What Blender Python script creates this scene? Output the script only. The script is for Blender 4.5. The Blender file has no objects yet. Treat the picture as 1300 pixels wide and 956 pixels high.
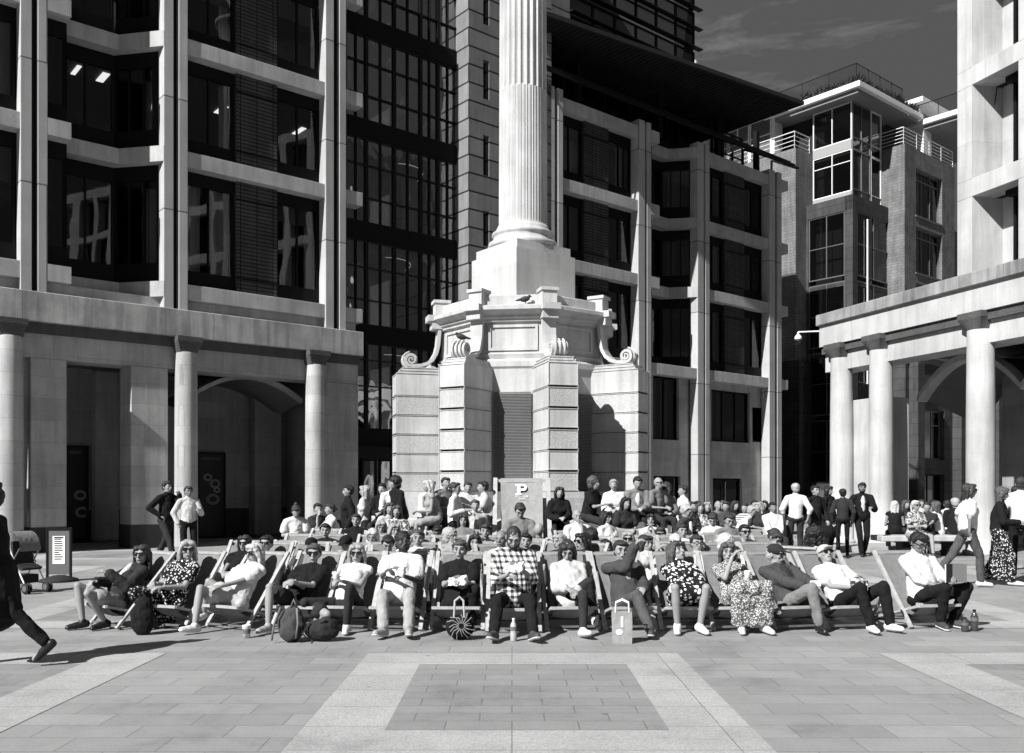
import bpy, bmesh, math, random
from mathutils import Vector, Matrix, noise
random.seed(7)
sc = bpy.context.scene
COL = sc.collection
R = math.radians
V = Vector
EYE = 1.6; FP = 1166.0; CX = 650.0; HY = 620.0      # camera height, focal length in photo pixels, principal column, horizon row

# ------------------------------------------------------------------ materials (the place is rendered in greys)
def g3(v): return (v, v, v, 1)
MATS = {}
def base_mat(name, v, rough=0.7, spec=0.3):
    m = bpy.data.materials.new(name); m.use_nodes = True
    b = m.node_tree.nodes['Principled BSDF']
    b.inputs['Base Color'].default_value = g3(v); b.inputs['Roughness'].default_value = rough
    b.inputs['Specular IOR Level'].default_value = spec
    MATS[name] = m
    return m, m.node_tree, b
def nd(nt, t, **kw):
    n = nt.nodes.new(t)
    for k, v in kw.items(): setattr(n, k, v)
    return n
def ramp(nt, src, stops):
    r = nd(nt, 'ShaderNodeValToRGB'); e = r.color_ramp.elements
    while len(e) < len(stops): e.new(0.5)
    for i, (p, v) in enumerate(stops): e[i].position = p; e[i].color = g3(v)
    nt.links.new(src, r.inputs[0]); return r.outputs[0]
def math_n(nt, op, a, b=None, c=None):
    n = nd(nt, 'ShaderNodeMath', operation=op)
    for i, s in enumerate((a, b, c)):
        if s is None: continue
        if isinstance(s, (int, float)): n.inputs[i].default_value = s
        else: nt.links.new(s, n.inputs[i])
    return n.outputs[0]
def wallco(nt):
    tc = nd(nt, 'ShaderNodeTexCoord'); s = nd(nt, 'ShaderNodeSeparateXYZ'); nt.links.new(tc.outputs['Object'], s.inputs[0])
    c = nd(nt, 'ShaderNodeCombineXYZ'); nt.links.new(math_n(nt, 'ADD', s.outputs[0], s.outputs[1]), c.inputs[0]); nt.links.new(s.outputs[2], c.inputs[1])
    return tc.outputs['Object'], c.outputs[0]
def mulc(nt, a, b):
    m = nd(nt, 'ShaderNodeMix', data_type='RGBA', blend_type='MULTIPLY'); m.inputs[0].default_value = 1
    nt.links.new(a, m.inputs[6]); nt.links.new(b, m.inputs[7]); return m.outputs[2]
def noise_t(nt, co, scale, detail=4, rough=.55, vec_scale=None):
    n = nd(nt, 'ShaderNodeTexNoise'); n.inputs['Scale'].default_value = scale; n.inputs['Detail'].default_value = detail; n.inputs['Roughness'].default_value = rough
    if vec_scale:
        mp = nd(nt, 'ShaderNodeMapping'); mp.inputs['Scale'].default_value = vec_scale; nt.links.new(co, mp.inputs[0]); co = mp.outputs[0]
    nt.links.new(co, n.inputs['Vector']); return n.outputs['Fac']
def bump(nt, b, h, strength=.3, dist=.02):
    bn = nd(nt, 'ShaderNodeBump'); bn.inputs['Strength'].default_value = strength; bn.inputs['Distance'].default_value = dist
    nt.links.new(h, bn.inputs['Height']); nt.links.new(bn.outputs[0], b.inputs['Normal'])

def stone(name, v, bw=0, bh=0, mortar=.012, joint=.55, streak=.25, rough=.8, grain=.12, off=.5, bstr=.35):
    """sawn stone with weather streaks; bw/bh add ashlar joints"""
    m, nt, b = base_mat(name, v, rough, .2)
    co, wc = wallco(nt)
    big = ramp(nt, noise_t(nt, co, .9, 5), [(.3, v*(1-streak)), (.7, v*(1+streak*.5))])
    run = ramp(nt, noise_t(nt, co, 1.0, 5, .6, (5, 5, .5)), [(.35, 1-streak*.9), (.6, 1.0)])
    gr = ramp(nt, noise_t(nt, co, 45, 3), [(.3, 1-grain), (.7, 1+grain*.5)])
    col = mulc(nt, mulc(nt, big, run), gr)
    h = noise_t(nt, co, 30, 4)
    if bw:
        br = nd(nt, 'ShaderNodeTexBrick'); br.offset = off
        br.inputs['Scale'].default_value = 1; br.inputs['Mortar Size'].default_value = mortar; br.inputs['Brick Width'].default_value = bw
        br.inputs['Row Height'].default_value = bh; br.inputs['Mortar Smooth'].default_value = .2; br.inputs['Bias'].default_value = 0
        br.inputs['Color1'].default_value = g3(.86); br.inputs['Color2'].default_value = g3(1.04); br.inputs['Mortar'].default_value = g3(joint)
        nt.links.new(wc, br.inputs['Vector'])
        col = mulc(nt, col, br.outputs['Color'])
        h = math_n(nt, 'SUBTRACT', math_n(nt, 'MULTIPLY', h, .25), br.outputs['Fac'])
    nt.links.new(col, b.inputs['Base Color']); bump(nt, b, h, bstr, .01)
    return m
def plain(name, v, rough=.6, metallic=0, spec=.3, bstr=0, bscale=30, var=.0):
    m, nt, b = base_mat(name, v, rough, spec); b.inputs['Metallic'].default_value = metallic
    if bstr or var:
        tc = nd(nt, 'ShaderNodeTexCoord'); n = noise_t(nt, tc.outputs['Object'], bscale, 4)
        if bstr: bump(nt, b, n, bstr, .01)
        if var: nt.links.new(ramp(nt, noise_t(nt, tc.outputs['Object'], bscale*.3, 4), [(.3, v*(1-var)), (.7, v*(1+var))]), b.inputs['Base Color'])
    return m
def cloth(name, v, rough=.9, fold=.26, sheen=0):
    m, nt, b = base_mat(name, v, rough, .12)
    tc = nd(nt, 'ShaderNodeTexCoord')
    f = noise_t(nt, tc.outputs['Object'], 11, 3, .5, (1, 1, .5)); w = noise_t(nt, tc.outputs['Object'], 240, 2)
    bump(nt, b, math_n(nt, 'ADD', f, math_n(nt, 'MULTIPLY', w, .05)), fold, .09)
    nt.links.new(ramp(nt, noise_t(nt, tc.outputs['Object'], 14, 3), [(.3, v*.85), (.7, v*1.1)]), b.inputs['Base Color'])
    return m
def pattern(name, dark, light, scale, thr, kind='spots'):
    m, nt, b = base_mat(name, dark, .9, .1); tc = nd(nt, 'ShaderNodeTexCoord'); co = tc.outputs['Object']
    if kind == 'spots':
        vo = nd(nt, 'ShaderNodeTexVoronoi'); vo.inputs['Scale'].default_value = scale; vo.inputs['Randomness'].default_value = .9
        nt.links.new(co, vo.inputs['Vector']); nt.links.new(ramp(nt, vo.outputs['Distance'], [(thr-.03, light), (thr+.03, dark)]), b.inputs['Base Color'])
    elif kind == 'blotch':
        nt.links.new(ramp(nt, noise_t(nt, co, scale, 3), [(thr-.02, dark), (thr+.02, light)]), b.inputs['Base Color'])
    elif kind == 'check':
        s = nd(nt, 'ShaderNodeSeparateXYZ'); nt.links.new(co, s.inputs[0])
        def band(x):
            return math_n(nt, 'GREATER_THAN', math_n(nt, 'SINE', math_n(nt, 'MULTIPLY', x, scale)), 0)
        a = band(math_n(nt, 'ADD', s.outputs[0], math_n(nt, 'MULTIPLY', s.outputs[1], .6))); c = band(s.outputs[2])
        q = math_n(nt, 'MULTIPLY', math_n(nt, 'ADD', a, c), .5)
        nt.links.new(ramp(nt, q, [(.0, light), (.5, (light*.3+dark*.7)), (1, dark)]), b.inputs['Base Color'])
    elif kind == 'stripe':
        s = nd(nt, 'ShaderNodeSeparateXYZ'); nt.links.new(co, s.inputs[0])
        nt.links.new(ramp(nt, math_n(nt, 'SINE', math_n(nt, 'MULTIPLY', s.outputs[2], scale)), [(thr-.05, dark), (thr+.05, light)]), b.inputs['Base Color'])
    bump(nt, b, noise_t(nt, co, 9, 3), .4, .05)
    return m
def hairmat(name, v):
    m, nt, b = base_mat(name, v, .5, .4); tc = nd(nt, 'ShaderNodeTexCoord')
    n = noise_t(nt, tc.outputs['Object'], 40, 3, .6, (3, 3, .35))
    nt.links.new(ramp(nt, n, [(.3, v*.5), (.7, v*1.4)]), b.inputs['Base Color']); bump(nt, b, n, .8, .012)
    return m
def glass(name, tint=.55, refl=.10, wob=.12, wscale=.9, gain=1.5):
    m = bpy.data.materials.new(name); m.use_nodes = True; nt = m.node_tree; nt.nodes.clear()
    out = nd(nt, 'ShaderNodeOutputMaterial'); mix = nd(nt, 'ShaderNodeMixShader'); tr = nd(nt, 'ShaderNodeBsdfTransparent'); gl = nd(nt, 'ShaderNodeBsdfGlossy')
    tr.inputs[0].default_value = g3(tint); gl.inputs['Roughness'].default_value = .015; gl.inputs[0].default_value = g3(.9)
    fr = nd(nt, 'ShaderNodeFresnel'); fr.inputs[0].default_value = 1.52
    tc = nd(nt, 'ShaderNodeTexCoord'); n = noise_t(nt, tc.outputs['Object'], wscale, 2, .4, (1, 1, .7))
    bn = nd(nt, 'ShaderNodeBump'); bn.inputs['Strength'].default_value = wob; bn.inputs['Distance'].default_value = .12
    nt.links.new(n, bn.inputs['Height']); nt.links.new(bn.outputs[0], gl.inputs['Normal'])
    nt.links.new(math_n(nt, 'ADD', math_n(nt, 'MULTIPLY', fr.outputs[0], gain), refl), mix.inputs[0])
    nt.links.new(tr.outputs[0], mix.inputs[1]); nt.links.new(gl.outputs[0], mix.inputs[2]); nt.links.new(mix.outputs[0], out.inputs[0])
    MATS[name] = m; return m
def emit(name, s):
    m = bpy.data.materials.new(name); m.use_nodes = True; b = m.node_tree.nodes['Principled BSDF']
    b.inputs['Base Color'].default_value = g3(.8); b.inputs['Emission Color'].default_value = g3(1); b.inputs['Emission Strength'].default_value = s
    MATS[name] = m; return m

stone('portland', .48, 0, 0, streak=.22)
stone('portland_block', .50, 1.3, .62, .003, .85, .15)
stone('portland_white', .53, 0, 0, streak=.24, grain=.1)
stone('portland_rough', .49, 0, 0, streak=.15, grain=.3, bstr=1.0)
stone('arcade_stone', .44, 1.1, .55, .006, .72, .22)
stone('arcade_stone_shaded', .30, 1.1, .55, .006, .72, .22)  # darker copy of the arcade stone, with the arcade's shade put into its colour
stone('cornice_stone', .49, 1.6, 5, .008, .6, .42)
stone('post_stone', .48, 5, 3.05, .02, .3, .14)
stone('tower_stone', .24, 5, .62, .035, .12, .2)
stone('granite', .10, 0, 0, streak=.2, grain=.5)
stone('granite_base', .055, 2, 5, .01, .4, .25, grain=.45)
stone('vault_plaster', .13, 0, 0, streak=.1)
stone('right_stone', .54, 2.4, 5, .006, .8, .2, grain=.07)
stone('right_coping', .34, 1.3, 5, .012, .6, .45)
stone('terracotta_panel', .075, .5, .11, .014, .12, .25, off=0)
stone('grey_brick', .21, .45, .18, .012, .55, .3, grain=.3)
stone('brick_stone', .07, 1.6, .7, .02, .5, .25)
stone('louvre', .17, 0, 0, streak=.15)
plain('dark_metal', .012, .5, .2, spec=.15); plain('black_frame', .008, .6, spec=.1); plain('grey_metal', .25, .4, .7); plain('white_metal', .75, .5)
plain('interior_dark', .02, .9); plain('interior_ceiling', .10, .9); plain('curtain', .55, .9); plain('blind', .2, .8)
plain('roof_dark', .015, .7, bstr=.2); plain('white_render', .72, .7, var=.08); plain('rubber', .02, .8); plain('chrome', .7, .2, 1)
plain('wood', .36, .6, bstr=.3, bscale=60, var=.15); plain('wood_dark', .12, .6, bstr=.3, bscale=60, var=.2)
plain('paper_white', .8, .8); plain('print_grey', .12, .7); plain('poster_black', .02, .3); plain('plastic_clear', .4, .15); plain('bottle_dark', .05, .1)
plain('leaf', .06, .8, var=.4); plain('bird', .04, .7, var=.4); plain('ring_grey', .3, .5)
glass('window_glass', .45, .018, .09, .55, .85); glass('atrium_glass', .5, .2, .45, .9, 3.0); glass('clear_glass', .8, .03, .05, .5, 1)
emit('lamp_glow', 1.2); emit('arc_glow', .35)
cloth('canvas', .19, fold=.15); cloth('canvas_pale', .26, fold=.3)
for n_, v_ in dict(black=.012, dark=.028, charcoal=.055, denim=.075, grey=.17, mid=.28, light=.46, white=.6, khaki=.30).items(): cloth('c_'+n_, v_)
pattern('c_dots', .015, .7, 34, .33); pattern('c_petals', .015, .75, 22, .40); pattern('c_leopard', .10, .62, 62, .42)
pattern('c_check', .03, .75, 105, 0, 'check'); pattern('c_stripe', .2, .75, 120, .5, 'stripe'); pattern('c_floral', .08, .5, 28, .5, 'blotch'); pattern('c_camo', .12, .4, 12, .5, 'blotch')
pattern('c_tweed', .10, .22, 90, .5, 'blotch')
plain('skin', .27, .55, var=.06, bscale=20); plain('skin_tan', .18, .5, var=.06, bscale=20); plain('skin_brown', .16, .45, var=.06, bscale=20); plain('skin_dark', .055, .4, spec=.5)
plain('eye_dark', .03, .3); plain('lens', .008, .08, spec=.8); plain('lip', .2, .5); plain('lip_dark', .05, .5)
for n_, v_ in dict(black=.012, dark=.03, brown=.07, fair=.32, blonde=.5, grey=.38, white=.6).items(): hairmat('h_'+n_, v_)
plain('s_black', .015, .4); plain('s_white', .62, .6); plain('s_grey', .3, .6); plain('s_dark', .05, .6); plain('s_light', .55, .6)

# ------------------------------------------------------------------ mesh builder
class MB:
    def __init__(s): s.v = []; s.f = []; s.mi = []; s.m = 0
    def add(s, vs, fs):
        o = len(s.v); s.v += [tuple(v) for v in vs]; s.f += [tuple(i+o for i in f) for f in fs]; s.mi += [s.m]*len(fs); return s
    def box(s, x0, x1, y0, y1, z0, z1):
        x0, x1 = sorted((x0, x1)); y0, y1 = sorted((y0, y1)); z0, z1 = sorted((z0, z1))
        return s.add([(x0,y0,z0),(x1,y0,z0),(x1,y1,z0),(x0,y1,z0),(x0,y0,z1),(x1,y0,z1),(x1,y1,z1),(x0,y1,z1)],
                     [(0,3,2,1),(4,5,6,7),(0,1,5,4),(1,2,6,5),(2,3,7,6),(3,0,4,7)])
    def bbox(s, x0, x1, y0, y1, z0, z1, c=.02):          # box with chamfered vertical and horizontal edges
        bm = bmesh.new(); bmesh.ops.create_cube(bm, size=1)
        for v in bm.verts: v.co = V(((x0+x1)/2+v.co.x*abs(x1-x0), (y0+y1)/2+v.co.y*abs(y1-y0), (z0+z1)/2+v.co.z*abs(z1-z0)))
        bmesh.ops.bevel(bm, geom=bm.edges[:], offset=c, segments=1, affect='EDGES')
        bm.verts.index_update(); s.add([v.co for v in bm.verts], [[v.index for v in f.verts] for f in bm.faces]); bm.free(); return s
    def prism(s, poly, z0, z1):
        a = sum(poly[i][0]*poly[(i+1) % len(poly)][1]-poly[(i+1) % len(poly)][0]*poly[i][1] for i in range(len(poly)))
        if a < 0: poly = poly[::-1]
        n = len(poly)
        return s.add([(x, y, z0) for x, y in poly]+[(x, y, z1) for x, y in poly],
                     [tuple(range(n))[::-1], tuple(range(n, 2*n))]+[(i, (i+1) % n, n+(i+1) % n, n+i) for i in range(n)])
    def loft(s, rings, capped=True, closed=True):
        n = len(rings[0]); vs = [p for r in rings for p in r]; fs = []
        for k in range(len(rings)-1):
            for i in range(n if closed else n-1):
                j = (i+1) % n; fs.append((k*n+i, k*n+j, (k+1)*n+j, (k+1)*n+i))
        if capped: fs.append(tuple(range(n))[::-1]); fs.append(tuple((len(rings)-1)*n+i for i in range(n)))
        return s.add(vs, fs)
    def lathe(s, prof, n=24, c=(0, 0)):
        return s.loft([[(c[0]+r*math.cos(2*math.pi*i/n), c[1]+r*math.sin(2*math.pi*i/n), z) for i in range(n)] for r, z in prof])
    def bar(s, a, b, w, h=None, up=V((0, 0, 1))):        # rectangular bar
        h = h or w; a, b = V(a), V(b); d = (b-a).normalized(); u = V(up)
        if abs(d.dot(u)) > .98: u = V((0, 1, 0))
        x = d.cross(u).normalized(); y = x.cross(d).normalized()
        return s.loft([[p+x*i*w/2+y*j*h/2 for i, j in ((-1,-1),(1,-1),(1,1),(-1,1))] for p in (a, b)])
    def tube(s, pts, r, n=8):
        pts = [V(p) for p in pts]; rings = []; ref = None
        for i, p in enumerate(pts):
            d = (pts[min(i+1, len(pts)-1)]-pts[max(i-1, 0)]).normalized()
            if ref is None: ref = d.orthogonal().normalized()
            x = (ref-d*ref.dot(d)).normalized(); ref = x; y = d.cross(x)
            rr = r[i] if isinstance(r, (list, tuple)) else r
            rings.append([p+(x*math.cos(2*math.pi*k/n)+y*math.sin(2*math.pi*k/n))*rr for k in range(n)])
        return s.loft(rings)
    def cap(s, a, b, ra, rb, n=10, flat=1, ax=None):     # closed tapered capsule
        a, b = V(a), V(b); d = b-a
        if d.length < 1e-5: d = V((0, 0, 1e-4)); b = a+d
        d.normalize(); x = (V(ax)-d*V(ax).dot(d)).normalized() if ax is not None else d.orthogonal().normalized(); y = d.cross(x); rings = []
        for t in (-.97, -.7, -.3): rings.append((a+d*ra*t, ra*math.sqrt(1-t*t)))
        rings.append((a, ra)); rings.append((b, rb))
        for t in (.3, .7, .97): rings.append((b+d*rb*t, rb*math.sqrt(1-t*t)))
        return s.loft([[c+(x*math.cos(2*math.pi*k/n)*flat+y*math.sin(2*math.pi*k/n))*r for k in range(n)] for c, r in rings])
    def ell(s, c, ax, n=12, m=8):                        # ellipsoid: three axis vectors
        c = V(c); X, Y, Z = [V(a) for a in ax]; rings = []
        for i in range(m+1):
            t = -math.pi/2+math.pi*(i+.25 if i == 0 else (i-.25 if i == m else i))/m
            rings.append([c+(X*math.cos(2*math.pi*k/n)+Y*math.sin(2*math.pi*k/n))*math.cos(t)+Z*math.sin(t) for k in range(n)])
        return s.loft(rings)
    def ribbon(s, path, y0, thick, z0, z1, side=1):      # wall following an (x,y) path, thickened into +y
        q = [(x, y) for x, y in path]; r = [(x, y+thick) for x, y in path]
        for i in range(len(q)-1): s.prism([q[i], q[i+1], r[i+1], r[i]], z0, z1)
        return s
    def build(s, name, mat, parent=None, loc=None, smooth=False, rot=None):
        me = bpy.data.meshes.new(name); me.from_pydata(s.v, [], s.f)
        mats = mat if isinstance(mat, (list, tuple)) else [mat]
        for k in mats: me.materials.append(MATS[k])
        if len(mats) > 1: me.polygons.foreach_set('material_index', s.mi)
        if smooth: me.polygons.foreach_set('use_smooth', [True]*len(me.polygons))
        me.update(); o = bpy.data.objects.new(name, me); COL.objects.link(o)
        if parent: o.parent = parent
        if loc: o.location = loc
        if rot: o.rotation_euler = rot
        return o
def tag(o, label=None, cat=None, group=None, kind=None):
    for k, v in (('label', label), ('category', cat), ('group', group), ('kind', kind)):
        if v: o[k] = v
    return o
def thing(name, label, cat, loc=(0, 0, 0), rz=0, group=None):
    o = bpy.data.objects.new(name, None); COL.objects.link(o); o.location = loc; o.rotation_euler = (0, 0, rz); o.empty_display_size = .1
    return tag(o, label, cat, group)
KIDS = {}
def copy_tree(o, parent=None):
    c = o.copy(); COL.objects.link(c)
    if parent: c.parent = parent
    for ch in [x for x in o.children]: copy_tree(ch, c)
    return c
class Fr:                                                # vertical-plane frame: local x along the facade, local y into the building
    def __init__(s, ox, oy, deg):
        s.o = (ox, oy); a = R(deg); s.a = a; s.u = (math.cos(a), math.sin(a)); s.w = (-math.sin(a), math.cos(a))
    def x(s, px, y=0):
        r = (px-CX)/FP; return (r*(s.o[1]+s.w[1]*y)-s.o[0]-s.w[0]*y)/(s.u[0]-s.u[1]*r)
    def y(s, px, x=0):
        r = (px-CX)/FP; return (r*(s.o[1]+s.u[1]*x)-s.o[0]-s.u[0]*x)/(s.w[0]-s.w[1]*r)
    def z(s, py, x, y=0): return EYE+(HY-py)*(s.o[1]+s.u[1]*x+s.w[1]*y)/FP
    def world(s, x, y): return (s.o[0]+s.u[0]*x+s.w[0]*y, s.o[1]+s.u[1]*x+s.w[1]*y)
    def shifted(s, x, y=0): q = s.world(x, y); return Fr(q[0], q[1], math.degrees(s.a))
def gp(px, py, z=0):                                     # point on the ground seen at a photo position
    Y = (EYE-z)*FP/(py-HY); return V(((px-CX)/FP*Y, Y, z))
def at(px, Y, z=0): return V(((px-CX)/FP*Y, Y, z))

def window(parent, p0, p1, z0, z1, nv=2, hz=(), fw=.06, gmat='window_glass', fmat='black_frame', depth=.08, label=None):
    """one framed window from p0 to p1 (local x,y) : frame mesh with its pane as a child"""
    p0, p1 = V((*p0, 0)), V((*p1, 0)); d = (p1-p0); L = d.length; d.normalize(); n = V((-d.y, d.x, 0)); M = MB()
    def bx(a, b, za, zb, e=0):
        q = [p0+d*a+n*(-e), p0+d*b+n*(-e), p0+d*b+n*depth, p0+d*a+n*depth]; M.prism([(v.x, v.y) for v in q], za, zb)
    bx(0, fw, z0, z1); bx(L-fw, L, z0, z1); bx(fw, L-fw, z0, z0+fw); bx(fw, L-fw, z1-fw, z1)
    for i in range(1, nv): c = L*i/nv; bx(c-fw*.4, c+fw*.4, z0+fw, z1-fw, -.004)
    for h in hz: zz = z0+(z1-z0)*h; bx(fw, L-fw, zz-fw*.35, zz+fw*.35, .004)
    o = M.build('window', fmat, parent)
    q = [p0+d*fw*.5+n*depth*.6, p0+d*(L-fw*.5)+n*depth*.6]
    P = MB().add([(q[0].x, q[0].y, z0+fw*.5), (q[1].x, q[1].y, z0+fw*.5), (q[1].x, q[1].y, z1-fw*.5), (q[0].x, q[0].y, z1-fw*.5)], [(0, 1, 2, 3)])
    P.build('pane', gmat, o); return o
def curtain(parent, x0, x1, y, z0, z1, mat='curtain', amp=.04):
    n = max(6, int(abs(x1-x0)/.05)); M = MB(); ring = []
    for i in range(n+1):
        x = x0+(x1-x0)*i/n; ring.append((x, y+amp*math.sin(i*1.9)+amp*.5*math.sin(i*.7), 0))
    M.loft([[(x, yy, z0) for x, yy, _ in ring], [(x+.03*math.sin(i), yy, z1) for i, (x, yy, _) in enumerate(ring)]], False, False)
    return M.build('curtain', mat, parent, smooth=True)
# ================================================================== THE LEFT OFFICE BUILDING
A = Fr(-9.67, 24.5, 40)
bl = thing('office_building', 'pale stone office building with a column arcade at its foot and paired stone posts above', 'building', (-9.67, 24.5, 0), A.a)
xE = A.x(457.5)
LV = [7.2, 10.85, 13.95, 17.1]
posts = [(A.x(26), A.x(40.5), A.x(48), A.x(60.5)), (A.x(208), A.x(220.5), A.x(227), A.x(238.5)), (A.x(413.5), A.x(424), A.x(431), A.x(439.5))]
p1 = posts[0]; posts.insert(0, tuple(q-4.9 for q in p1)); posts.insert(0, tuple(q-8.4 for q in p1)); XW = posts[0][0]-1
for a, b, c, d in posts:
    for k, (q, r) in enumerate(((a, b), (c, d))):
        MB().bbox(q, r, 0, .42, 6.46, 20.2, .012).build('stone_post', 'post_stone', bl)
    MB().box(b+.002, c-.002, .16, .4, 6.46, 20.2).build('dark_gap_fill', 'dark_metal', bl)  # dark fill standing in for the black gap between paired posts
rec = lambda x0, x1, d, s, xr0=None, xr1=None: [(x0, 0), (x0+s, 0), (x0+s, d), (x1-s*1.55, d), (x1, 0)]
def flat_bay(par, x0, x1, zb, zt, pan=(.36, .66), tile='terracotta_panel', curt=True, k=0):
    L = x1-x0; a, b = x0+L*pan[0], x0+L*pan[1]; y = .38
    for q, r in ((x0, a), (b, x1)):
        MB().box(q+.001, r-.001, y+.05, y+.25, zb, zb+.42).build('spandrel', 'black_frame', par)
        MB().box(q+.001, r-.001, y+.05, y+.25, zt-.3, zt).build('spandrel', 'black_frame', par)
        window(par, (q+.03, y+.06), (r-.03, y+.06), zb+.42, zt-.3, 2)
        if random.random() < .4: MB().box(q+.06, r-.06, y+.3, y+.32, zt-.3-random.uniform(.4, 1.3), zt-.3).build('blind', 'blind', par)
        if random.random() < .35: curtain(par, r-.35, r-.1, y+.36, zb+.42, zt-.3)
    M = MB().box(a, b, y-.06, y+.3, zb, zt)
    M.build('tile_panel', tile, par)
    for zz in (zb+.42, zt-.55): MB().box(a-.01, b+.01, y-.085, y-.055, zz, zz+.05).build('panel_rail', 'black_frame', par)
def rec_bay(par, path, zb, zt):
    pts = [(x+.0, y+.42) for x, y in path]
    q = [pts[0], (pts[1][0]+.0, pts[1][1]), (pts[2][0], pts[2][1]), pts[3], (pts[4][0], pts[4][1])]
    for za, zc in ((zb, zb+.5), (zt-.35, zt)):
        M = MB(); o_ = q[:2]+q[2:]; M.prism([(x, y) for x, y in o_]+[(x, y+.12) for x, y in o_[::-1]], za, zc); M.build('spandrel', 'black_frame', par)
    window(par, q[0], q[1], zb+.5, zt-.35, 1); window(par, (q[1][0], q[1][1]), (q[2][0], q[2][1]), zb+.5, zt-.35, 1)
    window(par, q[2], q[3], zb+.5, zt-.35, 2); window(par, q[3], q[4], zb+.5, zt-.35, 3)
bays = []
for i in range(len(posts)-1):
    x0, x1 = posts[i][3], posts[i+1][0]
    bays.append((x0, x1, (i % 2 == 0) if False else (x1-x0 < 3.6)))
for x0, x1, isrec in bays:
    for k in range(4):
        zb = LV[k]; zt = (LV[k+1] if k < 3 else 20.2)-.42
        if isrec:
            path = rec(x0, x1, 1.05, .55); MB().ribbon(path[:2], 0, .42, LV[k]-.42, LV[k]).build('stone_beam', 'portland', bl)
            M = MB(); M.prism([(path[1][0]-.35, .62), (path[1][0], .62), (path[1][0], 1.05), (path[3][0], 1.05), (path[4][0], 0), (path[4][0], .45), (path[3][0]+.1, 1.5), (path[1][0]-.35, 1.5)], LV[k]-.42, LV[k])
            M.build('stone_beam', 'portland', bl); rec_bay(bl, path, zb, zt)
        else:
            MB().bbox(x0, x1, .05, .5, LV[k]-.42, LV[k], .01).build('stone_beam', 'portland', bl); flat_bay(bl, x0, x1, zb, zt)
# short beam ends past the last pair of posts
for z in LV: MB().bbox(posts[-1][3], posts[-1][3]+.62, .05, .5, z-.42, z, .01).build('stone_beam', 'portland', bl)
MB().box(XW, xE, .3, .8, 6.46, 6.78).build('base_course', 'portland', bl)
# inside: slabs, back wall, lit ceiling panels
M = MB(); M.box(XW, posts[-1][3]+.2, 5.2, 5.4, 6.4, 20)
for z in LV: M.box(XW, posts[-1][3]+.2, 1.75, 5.2, z-.3, z)
M.box(posts[-1][3]+.1, posts[-1][3]+.3, .5, 5.2, 6.5, 20)
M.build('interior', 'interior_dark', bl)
M = MB()
for z in LV[1:]: M.box(XW, posts[-1][3], 1.8, 5.1, z-.36, z-.31)
M.build('ceiling', 'interior_ceiling', bl)
for px, py, w in ((130, 130, .5), (96, 103, .3), (280, 126, .5), (380, 148, .6), (160, 24, .3)):
    x = A.x(px, 3.2); z = LV[2]-.38 if py > 60 else LV[3]-.38
    MB().box(x-w*.2, x+w*.2, 2.8, 3.5, z-.02, z).build('ceiling_lamp', 'lamp_glow', bl)
for a, b, z0, z1 in ((A.x(184, 1.7), A.x(206, 1.7), 7.6, 10.2), (A.x(240, .8), A.x(252, .8), 7.7, 10.2), (A.x(268, .8), A.x(276, .8), 7.7, 10.2), (A.x(358, .8), A.x(368, .8), 7.7, 10.2), (A.x(137, 1.9), A.x(147, 1.9), 7.6, 10.2), (A.x(185, 1.7), A.x(196, 1.7), 11.5, 13.3)):
    curtain(bl, a, b, 1.95 if b < A.x(235) else .75, z0, z1)
# arcade
MB().bbox(XW, xE+.05, -.12, 1.5, 5.72, 6.46, .015).build('cornice', 'cornice_stone', bl)
MB().box(XW, xE, .02, 1.45, 5.45, 5.72).build('frieze', 'granite', bl)
MB().box(XW, xE-.02, .12, .95, 4.85, 5.45).build('lintel', 'arcade_stone', bl)
cols = [A.x(12), A.x(236), A.x(400)]; cols.insert(0, cols[0]-4.9); cols.insert(0, cols[0]-3.6)
for x in cols:
    c = MB().lathe([(.31, 0), (.31, .02), (.305, 1.5), (.30, 3.5), (.285, 5.28), (.28, 5.30)], 32, (x, -.02)).build('arcade_column', 'arcade_stone', bl, smooth=True)
    M = MB(); n = 32; rings = []
    for k in range(5):
        t = k/4; z = 5.28+.3*t; ring = []
        for i in range(n):
            a = 2*math.pi*i/n; ca, sa = math.cos(a), math.sin(a); sq = 1/max(abs(ca), abs(sa)); r = (.29*(1-t)+(.345*sq)*t); ring.append((x+r*ca, -.0+r*sa, z))
        rings.append(ring)
    M.loft(rings); M.box(x-.345, x+.345, -.345, .345, 5.58, 5.715); M.build('capital', 'granite', c)
pil = [(A.x(40), A.x(86)), (A.x(168), A.x(215)), (A.x(415), A.x(457))]; w0 = pil[0]
pil.insert(0, (w0[0]-4.4, w0[1]-4.4)); pil.insert(0, (w0[0]-8, w0[1]-8))
for a, b in pil:
    p = MB().bbox(a, b, .1, 1.05, .62, 4.85, .015).build('square_pillar', 'arcade_stone', bl)
    MB().box(a-.02, b+.02, .08, 1.07, 0, .62).build('granite_foot', 'granite_base', p)
MB().box(XW, xE, 3.9, 4.2, .95, 5.3).build('arcade_wall', 'arcade_stone_shaded', bl)
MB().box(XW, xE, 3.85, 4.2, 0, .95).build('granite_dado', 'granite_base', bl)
MB().box(xE-.6, xE-.02, 1.06, 3.9, 0, 5.3).build('arcade_end_wall', 'arcade_stone_shaded', bl)
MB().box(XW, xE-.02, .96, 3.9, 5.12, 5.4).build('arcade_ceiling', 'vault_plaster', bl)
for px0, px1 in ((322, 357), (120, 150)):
    a, b = A.x(px0, 3.5), A.x(px1, 3.5); MB().bbox(a, b, 3.3, 3.95, 0, 5.12, .1).build('wall_pier', 'arcade_stone_shaded', bl)
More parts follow.
